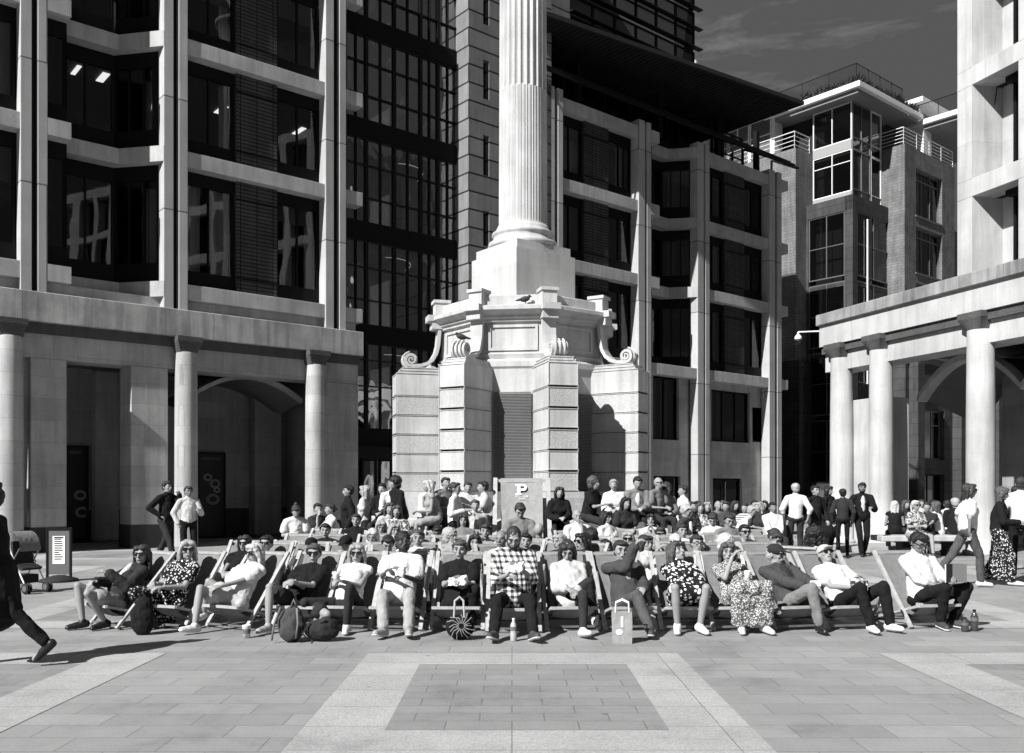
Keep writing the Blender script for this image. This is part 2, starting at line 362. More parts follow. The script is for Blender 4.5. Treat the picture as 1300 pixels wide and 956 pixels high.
# segmental arch and vault behind the lintel of the third bay
a0, a1 = A.x(247, 1.1), A.x(384, 1.1); cx = (a0+a1)/2; hw = (a1-a0)/2
def arcz(t, s=4.25, h=.62): return s+h*(1-t*t)
M = MB(); N = 20; inner = [(cx+hw*t, arcz(t)) for t in [-1+2*i/N for i in range(N+1)]]
M.loft([[(x, 1.08, z), (x, 1.3, z), (x, 1.3, z+.13), (x, 1.08, z+.13)] for x, z in inner]); M.build('arch_rib', 'arcade_stone', bl)
M = MB()
M.loft([[(x, 1.3, z+.02), (x, 2.6, z-.35*abs(math.sin((x-cx)/hw*1.57))+.1), (x, 3.85, z+.02)] for x, z in inner], False, False)
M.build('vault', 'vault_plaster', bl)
# ================================================================== POSTERS ON THE ARCADE WALL
def poster(px0, px1, zt, zb, rings, label):
    a, b = A.x(px0, 3.8), A.x(px1, 3.8); q = A.world((a+b)/2, 3.8); t = thing('poster_panel', label, 'poster', (q[0], q[1], 0), A.a, 'dark food posters on the arcade wall'); w = (b-a)/2
    M = MB(); M.box(-w, -w+.06, -.05, .06, zb, zt); M.box(w-.06, w, -.05, .06, zb, zt); M.box(-w+.06, w-.06, -.05, .06, zt-.06, zt); M.box(-w+.06, w-.06, -.05, .06, zb, zb+.06); M.build('frame', 'dark_metal', t)
    MB().box(-w+.06, w-.06, -.02, .05, zb+.06, zt-.06).build('board', 'poster_black', t)
    M = MB()
    for i, (x, z, r) in enumerate(rings):
        for rr in (r, r*.72):
            n = 20; M.loft([[(x+(rr+d)*math.cos(2*math.pi*k/n), y, z+(rr*.8+d)*math.sin(2*math.pi*k/n)) for d, y in ((-.012, -.021), (.012, -.021), (.012, -.028), (-.012, -.028))] for k in range(n+1)], False)
    M.build('printed_plates', 'ring_grey', t)
    M = MB(); random.seed(3)
    x = -w+.14
    while x < w-.2: ww = random.uniform(.02, .05); M.box(x, x+ww, -.026, -.02, zt-.24, zt-.16); x += ww+.02
    M.build('lettering', 'print_grey', t)
poster(250, 286, 2.75, .02, [(.12, 1.75, .16), (-.12, 1.95, .13), (.05, 1.25, .2), (.18, 1.55, .1)], 'tall dark poster of round food plates on the arcade wall behind the second column')
poster(82, 112, 2.85, .1, [(.1, 1.4, .16), (.15, .9, .18)], 'tall dark poster partly hidden behind the square pillar left of the two standing men')

# ================================================================== GLASS LINK BUILDING WITH SLIT-WINDOW STONE TOWER
L = A.shifted(xE, 0); xE2 = 0
gl = thing('glazed_link', 'dark glass atrium wall between the two stone grid blocks, just left of the monument', 'building', (L.o[0], L.o[1], 0), A.a)
x0, x1 = L.x(439, .7), L.x(581, .7); yA = .7
fl = [2.95, 6.3, 9.6, 12.9, 16.2, 19.5]
xm = [x0, L.x(466, yA), L.x(501.5, yA), L.x(535, yA), L.x(557, yA), x1]
for k in range(len(fl)-1):
    for i in range(5):
        z0_, z1_ = fl[k]+.55, fl[k+1]
        if z1_-z0_ > .2: window(gl, (xm[i], yA), (xm[i+1], yA), z0_, z1_, 2, (.3, .68) if k else (.5, .8), .05, 'atrium_glass', 'dark_metal', .12)
for z in fl: MB().box(x0, x1, yA-.03, yA+.3, z, z+.55).build('floor_band', 'black_frame', gl)
MB().box(x0, x1, yA-.2, yA+.2, 2.55, 2.95).build('door_canopy', 'dark_metal', gl)
for a, b in ((L.x(459, yA), L.x(480, yA)), (L.x(481, yA), L.x(500, yA)), (L.x(501, yA), L.x(540, yA))):
    d = window(gl, (a+.02, yA), (b-.02, yA), .02, 2.55, 1, (), .07, 'atrium_glass', 'dark_metal', .1); d.name = 'glass_door'
M = MB(); M.box(x0, x1, 6.5, 6.7, 0, 20)
for z in fl: M.box(x0, x1, yA+.32, 6.5, z+.02, z+.5)
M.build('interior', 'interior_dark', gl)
M = MB()
for z in fl[1:]: M.box(x0+.1, x1-.1, 1.5, 6.3, z-.05, z)
M.build('ceiling', 'interior_ceiling', gl)
for z, pts in ((9.55, (484,)), (6.25, (482,)), (12.85, (500,))):
    for px in pts:      # glowing tubes added to stand in for curved arcs of light
        cx_ = L.x(px+8, 2.2); M = MB()
        M.tube([(cx_+1.1*math.cos(a), 3.0-1.5*math.sin(a), z-.12) for a in [math.pi*(.05+i/24) for i in range(15)]], .014, 6); M.build('glow_arc', 'arc_glow', gl)
for a, b, z0_, z1_ in ((541, 549, 3.7, 6.0), (545, 556, 7.2, 9.2), (510, 530, 10.3, 12.3), (447, 462, 7.4, 9)):
    curtain(gl, L.x(a, 1.3), L.x(b, 1.3), 1.3, z0_, z1_)
# stone tower
tx0 = L.x(595, 0); tx1 = L.x(700, 0)
tw = thing('slit_window_tower', 'grey stone tower with a column of narrow slit windows standing behind the monument shaft', 'tower', (*L.world(tx0, 0), 0), A.a)
T = L.shifted(tx0, 0); W_ = tx1-tx0; sl0, sl1 = T.x(613.5), T.x(621)
cuts = [(T.z(30, sl0), T.z(-30, sl0)), (T.z(125, sl0), T.z(75, sl0)), (T.z(222, sl0), T.z(171, sl0)), (T.z(312, sl0), T.z(267, sl0)), (T.z(410, sl0), T.z(362, sl0))]
cuts.sort(); M = MB(); M.box(0, sl0, 0, 5, 0, 22); M.box(sl1, W_, 0, 5, 0, 22); zz = 0
for a, b in cuts: M.box(sl0+.001, sl1-.001, 0.001, 5, zz, a); zz = b
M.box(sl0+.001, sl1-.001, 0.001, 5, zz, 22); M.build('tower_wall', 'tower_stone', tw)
for a, b in cuts: window(tw, (sl0, .25), (sl1, .25), a, b, 1, (), .03)

# ================================================================== RIGHT OFFICE BLOCK UNDER THE DEEP EAVE
tB = A.x(694); B = A.shifted(tB, 0)
br = thing('office_building', 'stone grid office building under a wide dark eave, right of the monument', 'building', (B.o[0], B.o[1], 0), A.a)
bp = [(B.x(694), B.x(704.5), B.x(708.5), B.x(715)), (B.x(811), B.x(819), B.x(821.5), B.x(827)), (B.x(886), B.x(893.6), B.x(895.8), B.x(901)), (B.x(977), B.x(984), B.x(987), B.x(992.5))]
BL = [6.74, 10.24, 13.2, 16.2]
for a, b, c, d in bp:
    for q, r in ((a, b), (c, d)): MB().bbox(q, r, 0, .45, 0, 16.45, .012).build('stone_post', 'post_stone', br)
    MB().box(b+.002, c-.002, .2, .43, 0, 16.3).build('dark_gap_fill', 'dark_metal', br)  # same dark fill in place of the black gap here
for z in BL:
    for (i, kind) in ((0, 0), (1, 1), (2, 0)):
        xa, xb = bp[i][3], bp[i+1][0]
        if kind and z > 7:
            path = rec(xa, xb, .95, .5); MB().ribbon(path[:2], 0, .45, z-.45, z).build('stone_beam', 'portland', br)
            MB().prism([(path[1][0]-.4, .6), (path[1][0], .6), (path[1][0], .95), (path[3][0], .95), (path[4][0], 0), (path[4][0], .45), (path[3][0]+.1, 1.4), (path[1][0]-.4, 1.4)], z-.45, z).build('stone_beam', 'portland', br)
        else: MB().bbox(xa, xb, .05, .5, z-.45, z, .01).build('stone_beam', 'portland', br)
    MB().bbox(bp[3][3], bp[3][3]+.6, .05, .5, z-.45, z, .01).build('stone_beam', 'portland', br)
for k in range(3):
    zb, zt = BL[k], BL[k+1]-.45
    flat_bay(br, bp[0][3], bp[1][0], zb, zt, (.34, .66)); flat_bay(br, bp[2][3], bp[3][0], zb, zt, (.34, .66)); rec_bay(br, rec(bp[1][3], bp[2][0], .95, .5), zb, zt)
xR = bp[3][3]+.1
# ground storeys: coursed stone with windows and doors cut in as separate blocks
def wall_with(par, xa, xb, y, holes, ztop, mat, thick=.3):
    """wall strip xa..xb with rectangular holes (x0,x1,z0,z1)"""
    M = MB(); xs = sorted({xa, xb, *[h[0] for h in holes], *[h[1] for h in holes]})
    for i in range(len(xs)-1):
        a, b = xs[i], xs[i+1]; hs = sorted([(h[2], h[3]) for h in holes if h[0] <= a+1e-6 and h[1] >= b-1e-6]); z = 0
        for h0, h1 in hs:
            if h0 > z+1e-4: M.box(a, b, y, y+thick, z, h0)
            z = h1
        if z < ztop: M.box(a, b, y, y+thick, z, ztop)
    return M.build('ground_floor_wall', mat, par)
h1 = [(B.x(829, .5), B.x(862, .5), B.z(557, B.x(845)), 6.29), (B.x(830, .5), B.x(864, .5), .02, B.z(604, B.x(845)))]
wall_with(br, bp[1][3], bp[2][0], .5, h1, 6.29, 'brick_pale' if False else 'arcade_stone')
h2 = [(B.x(903, .5), B.x(952, .5), B.z(560, B.x(925)), 6.0), (B.x(905, .5), B.x(942, .5), .02, B.z(607, B.x(925))), (B.x(955, .5), B.x(968, .5), B.z(560, B.x(960)), B.z(515, B.x(960)))]
wall_with(br, bp[2][3], bp[3][0], .5, h2, 6.29, 'arcade_stone')
h0 = [(B.x(730, .5), B.x(800, .5), 3.2, 6.0)]
wall_with(br, bp[0][3], bp[1][0], .5, h0, 6.29, 'arcade_stone')
for hs, nv in ((h1[0], 2), (h1[1], 2), (h2[0], 3), (h2[2], 1), (h0[0], 3)): window(br, (hs[0]+.01, .62), (hs[1]-.01, .62), hs[2]+.01, hs[3]-.01, nv, (), .07)
d = window(br, (h2[1][0]+.01, .62), (h2[1][1]-.01, .62), .03, h2[1][3]-.01, 2, (), .08); d.name = 'entrance_door'
MB().box(h2[1][0]+.9, h2[1][0]+.94, .52, .56, .8, 1.9).build('handle', 'chrome', d)
for hs in (h1[0], h2[0]):
    curtain(br, hs[0]+.1, hs[0]+.75, 1.0, hs[2], hs[3], 'blind'); curtain(br, hs[0]+1.0, hs[0]+1.5, 1.0, hs[2], hs[3], 'blind')
M = MB(); M.box(0, xR-.05, 5.4, 5.6, 0, 16)
for z in [3.3]+BL: M.box(0.1, xR-.05, 1.6, 5.4, z-.3, z)
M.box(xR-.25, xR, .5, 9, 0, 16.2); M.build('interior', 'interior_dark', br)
M = MB()
for z in BL[1:]: M.box(.2, xR-.3, 1.8, 5.2, z-.36, z-.31)
M.build('ceiling', 'interior_ceiling', br)
for a, b, z0_, z1_, yy, mt in ((716, 735, 13.5, 15.6, .8, 'curtain'), (781, 789, 13.8, 15.4, .8, 'curtain'), (792, 800, 13.8, 15.4, .8, 'curtain'), (716, 740, 10.5, 12.6, .8, 'blind'), (847, 862, 13.8, 15.4, 1.7, 'blind'), (866, 876, 10.8, 12.5, 1.7, 'blind'), (847, 858, 10.8, 12.5, 1.7, 'blind'), (903, 906, 10.8, 12.6, .8, 'curtain'), (960, 966, 11, 12.5, .8, 'blind'), (903, 907, 7.4, 9.6, .8, 'curtain'), (972, 975, 7.4, 9.6, .8, 'curtain')):
    curtain(br, B.x(a, yy), B.x(b, yy), yy, z0_, z1_, mt)
# recessed attic storey, louvre rails, eave
ya = 2.0
for i in range(9):
    a = .2+i*(xR-.5)/9; window(br, (a, ya), (a+(xR-.5)/9-.04, ya), 16.5, 18.6, 2, (.5,), .06)
MB().box(0, xR-.2, 1.0, 6, 16.21, 16.45).build('attic_floor', 'black_frame', br)
MB().box(.1, xR-.4, 5.0, 5.2, 16.46, 18.7).build('attic_back_wall', 'interior_dark', br)
M = MB()
for yy, zz in ((-.35, 16.75), (-.15, 16.95), (.1, 17.15)): M.box(-1, xR+.8, yy, yy+.09, zz, zz+.09)
for i in range(8): x = -.6+i*(xR+1)/7; M.bar((x, -.4, 16.7), (x, .9, 17.4), .08); M.bar((x, .9, 16.4), (x, .9, 17.4), .08)
M.build('louvre_rail', 'dark_metal', br)
for x in (2.4, 7.2, 11.2, xR-.9): MB().box(x-.11, x+.11, .75, .97, 16.46, 18.45).build('eave_post', 'dark_metal', br)
def eave_pt(px, py, z): Y = (z-EYE)*FP/(HY-py); X = (px-CX)/FP*Y; dx, dy = X-B.o[0], Y-B.o[1]; return (dx*B.u[0]+dy*B.u[1], dx*B.w[0]+dy*B.w[1])
zE = 18.35; e1 = eave_pt(1021, 133, zE); e2 = eave_pt(690, 18, zE); 
M = MB(); e3 = (e2[0]-.6, e2[1]+3.0)
M.prism([e2, e1, (e1[0]+.1, 8.6), (e3[0], 8.6)], zE, zE+.16); M.prism([(e2[0]+.3, e2[1]+.5), (e1[0]-.4, e1[1]+.5), (e1[0]-.3, 8.3), (e3[0]+.4, 8.3)], zE+.16, zE+.4)
M.build('eave', 'roof_dark', br)
M = MB(); n = 60
for i in range(n): t = i/n; x = e2[0]+(e1[0]-e2[0])*t; y = e2[1]+(e1[1]-e2[1])*t; M.box(x+.02, x+.05, y+.1, 3.5, zE-.05, zE-.002)
M.build('eave_battens', 'roof_dark', br)
# tall glass block rising behind the eave
yT = 3.2; gx0, gx1 = B.x(724, yT), B.x(882, yT)
for k in range(4):
    z0_ = 18.9+k*1.9
    for i in range(6):
        w_ = (gx1-gx0)/6; window(br, (gx0+i*w_, yT), (gx0+(i+1)*w_, yT), z0_, z0_+1.75, 1, (.45,), .06, 'window_glass', 'dark_metal')
M = MB()
for k in range(9):
    M.box(gx0-.1, gx1+.28, yT-.28, yT-.02, 18.85+k*.95, 18.9+k*.95)
M.build('sun_louvre', 'dark_metal', br)
MB().box(gx0, gx1, yT+1.2, yT+1.4, 18.6, 27).build('block_inner_wall', 'blind', br)
MB().box(gx1-.1, gx1, yT+.1, yT+4, 18.6, 27).build('block_side_wall', 'dark_metal', br)
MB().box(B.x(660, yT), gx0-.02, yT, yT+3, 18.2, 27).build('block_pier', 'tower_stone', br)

# ================================================================== RIGHT ARCADE BUILDING
Rr = Fr(9.25, 27.4, -71.1)
ar = thing('arcade_building', 'bright white stone building with round columns and arches on the far right', 'building', (9.25, 27.4, 0), Rr.a)
SE = 26
MB().bbox(-.05, SE, -.2, 1.2, 6.42, 6.75, .02).build('coping', 'right_coping', ar)
MB().box(0, SE, -.1, 1.2, 5.80, 6.42).build('cornice', 'right_stone', ar)
MB().box(.02, SE, -.03, 1.15, 5.58, 5.80).build('frieze', 'granite', ar)  # dark material paints in the shadow line under the cornice
MB().box(.05, SE, .08, .95, 5.05, 5.58).build('lintel', 'right_stone', ar)
rc = [Rr.x(1064), Rr.x(1114), Rr.x(1240), Rr.x(1404)]; rc += [rc[-1]+3.3, rc[-1]+6.6, rc[-1]+10, rc[-1]+13.3]
for i, x in enumerate(rc):
    c = MB().lathe([(.40, 0), (.40, .1), (.33, .14), (.325, 1.5), (.32, 3.4), (.30, 5.38), (.295, 5.40)], 32, (x, .12)).build('arcade_column', 'right_stone', ar, smooth=True)
    M = MB(); rings = []
    for k in range(5):
        t = k/4; z = 5.38+.27*t; ring = []
        for j in range(32):
            a = 2*math.pi*j/32; ca, sa = math.cos(a), math.sin(a); sq = 1/max(abs(ca), abs(sa)); r = .3*(1-t)+.36*sq*t; ring.append((x+r*ca, .12+r*sa, z))
        rings.append(ring)
    M.loft(rings); M.box(x-.36, x+.36, -.24, .48, 5.65, 5.795); M.build('capital', 'granite', c)
    if i > 3: MB().bbox(x+.02, x+.9, .5, 1.2, .0, 5.05, .02).build('square_pillar', 'right_stone', ar)
MB().bbox(rc[0]+.05, rc[1]-.25, .35, 1.3, 0, 4.15, .015).build('low_wall_block', 'right_stone', ar)
for i in range(1, len(rc)-1):
    a, b = rc[i], rc[i+1]; cxx = (a+b)/2+.1; hh = (b-a)/2
    M = MB(); M.loft([[(cxx+hh*t, 1.25, arcz(t, 4.0, .95)), (cxx+hh*t, 1.6, arcz(t, 4.0, .95)), (cxx+hh*t, 1.6, arcz(t, 4.0, .95)+.16), (cxx+hh*t, 1.25, arcz(t, 4.0, .95)+.16)] for t in [-1+2*k/18 for k in range(19)]]); M.build('arch_rib', 'right_stone', ar)
    M = MB(); M.loft([[(cxx+hh*t, 1.6, arcz(t, 4.0, .95)+.04), (cxx+hh*t, 2.9, arcz(t, 4.0, .95)-.5*t*t+.1), (cxx+hh*t, 4.1, arcz(t, 4.0, .95)+.04)] for t in [-1+2*k/18 for k in range(19)]], False, False); M.build('vault', 'vault_plaster', ar)
MB().box(rc[1], SE, .96, 4.2, 5.25, 5.5).build('arcade_ceiling', 'vault_plaster', ar)
MB().box(3.2, SE, 4.2, 4.5, 0, 5.3).build('arcade_wall', 'arcade_stone_shaded', ar)
for x in (3.2, 4.9, 7.9): MB().bbox(x, x+.7, 3.5, 4.3, 0, 5.2, .02).build('wall_pier', 'arcade_stone_shaded', ar)
# upper floors
us = Rr.x(1215.5, .1); zs = [6.75, 9.1, 11.8, 14.5, 17.2, 19.9]; z_ = 6.75; per = Rr.x(1293, .1)-us
nb = int((SE-us)/per)
for k in range(1, 6):
    MB().bbox(us, SE, .1, .75, zs[k]-.44, zs[k], .01).build('stone_beam', 'right_stone', ar)
for j in range(nb+1):
    xa = us+j*per; wj = (Rr.x(1234, .1)-us)
    for k in range(5):
        zb = zs[k]; zt = zs[k+1]-.44
        M = MB(); M.prism([(xa, .1), (xa+wj, .1), (xa+wj+.12, .95), (xa, .95)], zb, zt); M.build('stone_pier', 'right_stone', ar)
        if xa+per > SE: continue
        MB().box(xa+wj+.12, xa+wj+.62, .93, 1.1, zb, zt).build('recess_panel', 'right_stone', ar)
        window(ar, (xa+wj+.62, .72), (xa+per, .72), zb+.02, zt-.02, 2, (), .07)
        MB().box(xa+wj+.6, xa+per, .5, .8, zt-.14, zt-.003).build('window_hood', 'dark_metal', ar)
MB().box(us-.02, us, .12, 9, 6.75, 20).build('end_wall', 'right_stone', ar)
MB().box(us, SE, 3.0, 9, 6.8, 20).build('upper_core', 'interior_dark', ar)
MB().box(rc[1], SE, 1.25, 9, 6.0, 6.7).build('podium_roof', 'right_stone', ar)
q = Rr.world(us, 0)
for k in (1, 2):
    M = MB(); zt = zs[k+1]-.45; xx = Rr.x(1260, .7)
    M.tube([(xx, .72, zt), (xx-.06, .72, zt-1.0)], .012, 6); M.tube([(xx+.12, .72, zt), (xx-.06, .72, zt-1.0)], .012, 6); M.ell((xx-.06, .72, zt-1.05), ((.06, 0, 0), (0, .03, 0), (0, 0, .08))); M.build('cable_pulley', 'dark_metal', ar)
# security camera on the corner
cm = thing('security_camera', 'white dome security camera on a short arm at the corner of the right arcade', 'camera', (*Rr.world(-.05, 0), 0), Rr.a)
cm.scale = (1, 1, 1); MB().bar((0, 0, 6.3), (-.35, -.55, 6.3), .035).build('arm', 'white_metal', cm)
MB().lathe([(.02, 6.3), (.03, 6.24), (.10, 6.16), (.11, 6.09), (.08, 6.06)], 16, (-.35, -.55)).build('housing', 'white_metal', cm, smooth=True)
MB().lathe([(.08, 6.058), (.075, 6.0), (.04, 5.96), (.01, 5.95)], 16, (-.35, -.55)).build('dome', 'lens', cm, smooth=True)

# ================================================================== BRICK BUILDING WITH GLAZED CORNER TOWER, FAR
K = Fr(20.75, 56, 40)
bk = thing('brick_building', 'dark brick building with a glazed corner tower and planted roof terraces in the gap', 'building', (20.75, 56, 0), K.a)
yv = K.y(1032); xt = K.x(1119)
ztop = K.z(100, 0)
fh = 3.25; lev = [K.z(254, 0)+i*fh for i in range(3)]     # floors of the glass tower
def kwin(p0, p1, z0, z1, nv, hz=(), f='white_metal', fw=.06): return window(bk, p0, p1, z0, z1, nv, hz, fw, 'window_glass', f, .1)
zt0 = K.z(255, 0); zt1 = K.z(188, 0); zt2 = K.z(128, 0)
for a, b in ((zt0, zt1), (zt1, zt2)):
    hgt = b-a
    MB().box(-.02, .1, .05, yv, a, a+hgt*.2).build('white_spandrel', 'ring_grey', bk)
    w = kwin((0, yv), (0, .05), a+hgt*.2, b, 2, (.72,) if a == zt0 else ()); kwin((.05, 0), (xt*.62, 0), a, b, 2, (.25,), 'grey_metal'); kwin((xt*.64, 0), (xt, 0), a, b, 1, (.25,), 'white_metal')
MB().box(.5, xt, 2.2, 6, zt0, zt2).build('tower_core', 'interior_dark', bk)
MB().box(0.1, xt, .2, yv+2, zt1-.2, zt1).build('tower_floor', 'interior_ceiling', bk)
# roof slab with glass balustrade and planting
def slab(x0, x1, y0, y1, z, th=.35): 
    MB().bbox(x0, x1, y0, y1, z, z+th, .03).build('roof_slab', 'white_render', bk); MB().box(x0+.25, x1-.25, y0+.25, y1-.25, z-.25, z).build('roof_soffit', 'blind', bk)
xs0, ys0 = -.9, -.9
slab(-1.1, 5.4, -1.1, 5.6, zt2+.25)
zr = zt2+.6
def balustrade(pts, z, h=1.1, glassy=True, bars=0):
    M = MB(); G = MB()
    for (a, b) in zip(pts, pts[1:]):
        n = max(1, int(math.dist(a, b)/1.4)); M.tube([(*a, z+h), (*b, z+h)], .03, 6)
        for i in range(n+1): q = (a[0]+(b[0]-a[0])*i/n, a[1]+(b[1]-a[1])*i/n); M.tube([(*q, z), (*q, z+h)], .025, 6)
        for j in range(bars): M.tube([(*a, z+h*(j+1)/(bars+1)), (*b, z+h*(j+1)/(bars+1))], .02, 6)
        if glassy: G.add([(*a, z+.05), (*b, z+.05), (*b, z+h-.05), (*a, z+h-.05)], [(0, 1, 2, 3)])
    o = M.build('balustrade', 'dark_metal' if glassy else 'white_metal', bk)
    if glassy: G.build('balustrade_glass', 'clear_glass', o)
balustrade([(-.6, 4.9), (-.6, -.6), (5.0, -.6)], zr, 1.3)
def shrub_row(x0, y0, x1, y1, z, n, name='roof_planting'):
    M = MB(); random.seed(int(x0*7+n))
    for i in range(n):
        t = random.random(); c = V((x0+(x1-x0)*t, y0+(y1-y0)*t, z+random.random()*.35)); a = random.random()*6.28; d = V((math.cos(a), math.sin(a), random.uniform(.2, 1.2)))*.28; e = V((-math.sin(a), math.cos(a), 0))*.05
        M.add([c-e, c+e, c+d], [(0, 1, 2)])
    M.build(name, 'leaf', bk)
shrub_row(-.8, 3.5, -.8, -.8, zr, 260); shrub_row(-.8, -.8, 4.5, -.9, zr, 300)
# brick volumes
xv = K.x(1010, yv); zv1 = K.z(187, xv, yv)
MB().bbox(xv, -.02, yv, yv+9, 9.5, zv1, .03).build('brick_wall', 'grey_brick', bk)
MB().box(xv-6, xv, yv+4.5, yv+9, 9.5, zv1-3).build('brick_wall', 'grey_brick', bk)
balustrade([(xv+.2, yv+7), (xv+.2, yv+.2), (-.1, yv+.2)], zv1, 1.1, False, 3)
MB().box(xv+1.0, -.02, yv+2.2, yv+8, zv1, zv1+3.2).build('penthouse_wall', 'white_render', bk)
for i in range(3): kwin((xv+.9, yv+7.4-i*1.7), (xv+.9, yv+5.8-i*1.7), zv1+.2, zv1+2.9, 1, (.6,))
slab(xv-1.2, .2, yv+1.0, yv+9, zv1+3.2)
xc = xt+.03; yc = K.y(1148.5, xc); xd = K.x(1212, yc); zv2 = K.z(182, xc, yc)
wy = yc+.25
holes = []
for (pa, pb, qa, qb) in ((1163, 1196, 213, 273), (1161, 1199, 286, 345), (1161, 1199, 358, 420)):
    X0, X1 = K.x(pa, yc), K.x(pb, yc); holes.append((X0, X1, K.z(qb, X0, yc), K.z(qa, X0, yc)))
M = MB(); xs = [xc, holes[0][0], holes[0][1], xd]
hx0, hx1 = holes[0][0], holes[0][1]
M.box(xc, hx0, yc, yc+8, 9.5, zv2); M.box(hx1, xd, yc, yc+8, 9.5, zv2); zz = 9.5
for h in sorted(holes, key=lambda h: h[2]): M.box(hx0+.001, hx1-.001, yc+.001, yc+8, zz, h[2]); zz = h[3]
M.box(hx0+.001, hx1-.001, yc+.001, yc+8, zz, zv2-.001); M.build('brick_wall', 'grey_brick', bk)
for h in holes:
    w = kwin((hx0, wy), (hx1, wy), h[2], h[3], 3, (.8,), 'grey_metal', .09)
    MB().box(hx0-.1, hx1+.1, yc-.06, yc+.1, h[2]-.12, h[2]-.002).build('window_sill', 'grey_metal', bk)
    curtain(bk, hx0+1.1, hx0+1.6, wy+.25, h[2], h[3])
MB().box(hx0, hx1, wy+.6, wy+.7, 9.5, zv2-.5).build('brick_inner', 'interior_dark', bk)
balustrade([(xc+.15, yc+5), (xc+.15, yc+.15), (xd, yc+.15)], zv2, 1.1, False, 4)
MB().box(xt+1.2, xd, yc+2.6, yc+8, zv2, zv2+2.9).build('penthouse_wall', 'interior_dark', bk)
MB().box(xt+.02, xt+1.2, yc+2.4, yc+8, zv2, zv2+2.9).build('penthouse_pier', 'white_render', bk)
MB().box(xd-2.3, xd-1.2, yc+1.0, yc+3, zv2, zv2+2.6).build('penthouse_pier', 'white_render', bk)
slab(xt+.4, xd-2.5, yc+.9, yc+8, zv2+2.9, .3); shrub_row(xt+.6, yc+1.1, xd-2.8, yc+1.1, zv2+3.2, 220)
slab(xd-2.5, xd+6, yc-3.5, yc+6, zv2+2.55, .35); balustrade([(xd-2.3, yc+5), (xd-2.3, yc-3.3)], zv2+2.9, 1.1, True)
MB().box(xd-2.4, xd+6, yc+1, yc+6, zv2+4.2, zv2+4.5).build('upper_slab', 'white_render', bk); MB().box(xd-1.4, xd+6, yc+2, yc+6, zv2+2.9, zv2+4.2).build('penthouse_wall', 'blind', bk)
MB().box(xd-2.0, xd-1.7, yc+1.4, yc+1.7, zv2+2.9, zv2+4.2).build('penthouse_pier', 'white_render', bk)
# projecting lower bay
bx0, by0 = -.75, -.45; by1 = K.y(1020.5, bx0); bx1 = K.x(1134, by0); zb1 = K.z(246, bx0, by0)
M = MB(); zq = 6.0
M.bbox(bx0, bx0+.55, by0, by0+.55, 6, zb1, .02); M.box(bx0, bx1, by0+.001, yv+.5, zb1-.9, zb1-.001); M.bbox(bx0, bx0+.5, by1-.3, by1, 6, zb1-.9, .02); M.bbox(bx1-.3, bx1, by0, by0+.5, 6, zb1-.9, .02)
for z in (zb1-.9-4.2, zb1-.9-8.4): M.box(bx0+.06, bx1-.06, by0+.06, by1-.05, z-.3, z)
M.build('projecting_bay', 'brick_stone', bk)
for k in range(4):
    zt_ = zb1-.9-4.2*k; kwin((bx0+.05, by1-.32), (bx0+.05, by0+.55), zt_-3.9, zt_, 2, (.5,), 'grey_metal'); kwin((bx0+.6, by0+.05), (bx1-.32, by0+.05), zt_-3.9, zt_, 2, (.5,), 'grey_metal')
MB().box(bx0+.9, bx1-.5, by0+1.2, by1-.2, 2, zb1-1).build('bay_inner', 'interior_dark', bk)
MB().box(bx0+1.7, bx0+1.85, by0-.02, by0+.04, 8, zb1-1.2).build('bay_pipe', 'white_metal', bk)
# stone base
lx0 = K.x(985, yv); 
for a, b in ((lx0-3, lx0-1.4), (K.x(1010, yv), K.x(1027, yv)), (K.x(1032, yv-1), K.x(1050, yv-1))): MB().bbox(a, b, yv-.3, yv+1.2, 0, 9.5, .05).build('base_pier', 'brick_stone', bk)
MB().box(lx0-4, .5, yv+.9, yv+9, 0, 9.5).build('base_wall', 'brick_stone', bk)
for i in range(3): window(bk, (xv-1.5+i*1.9, yv+.85), (xv-.2+i*1.9, yv+.85), .3, 4.2, 2, (.6,), .08); window(bk, (xv-1.5+i*1.9, yv+.85), (xv-.2+i*1.9, yv+.85), 5.2, 8.6, 2, (.6,), .08)
hb = [(K.x(1163, yc), K.x(1195, yc), K.z(583, 6, yc), K.z(520, 6, yc)), (K.x(1163, yc), K.x(1190, yc), .02, K.z(602, 6, yc))]
M = MB(); e0, e1_ = xc-.3, xd+9
M.box(e0, hb[0][0], yc-.2, yc+.6, 0, 9.5); M.box(hb[0][1], e1_, yc-.2, yc+.6, 0, 9.5); M.box(hb[0][0], hb[0][1], yc-.199, yc+.6, hb[1][3], hb[0][2]); M.box(hb[0][0], hb[0][1], yc-.199, yc+.6, hb[0][3], 9.499); M.box(e0, e1_, yc-.3, yc+.5, 9.5, 9.9)
M.build('base_wall', 'brick_stone', bk)
window(bk, (hb[0][0], yc+.1), (hb[0][1], yc+.1), hb[0][2], hb[0][3], 3, (.7,), .1, fmat='grey_metal'); window(bk, (hb[1][0], yc+.1), (hb[0][1], yc+.1), .02, hb[1][3], 2, (), .1)
for x in (xc+.1, K.x(1205, yc), xd+2, xd+5): MB().bbox(x, x+.9, yc-.8, yc-.2, 0, 9.4, .03).build('base_pier', 'brick_stone', bk)
MB().box(xd+.01, xd+12, yc+2.0, yc+9, 9.9, zv2-3).build('brick_wall', 'grey_brick', bk)
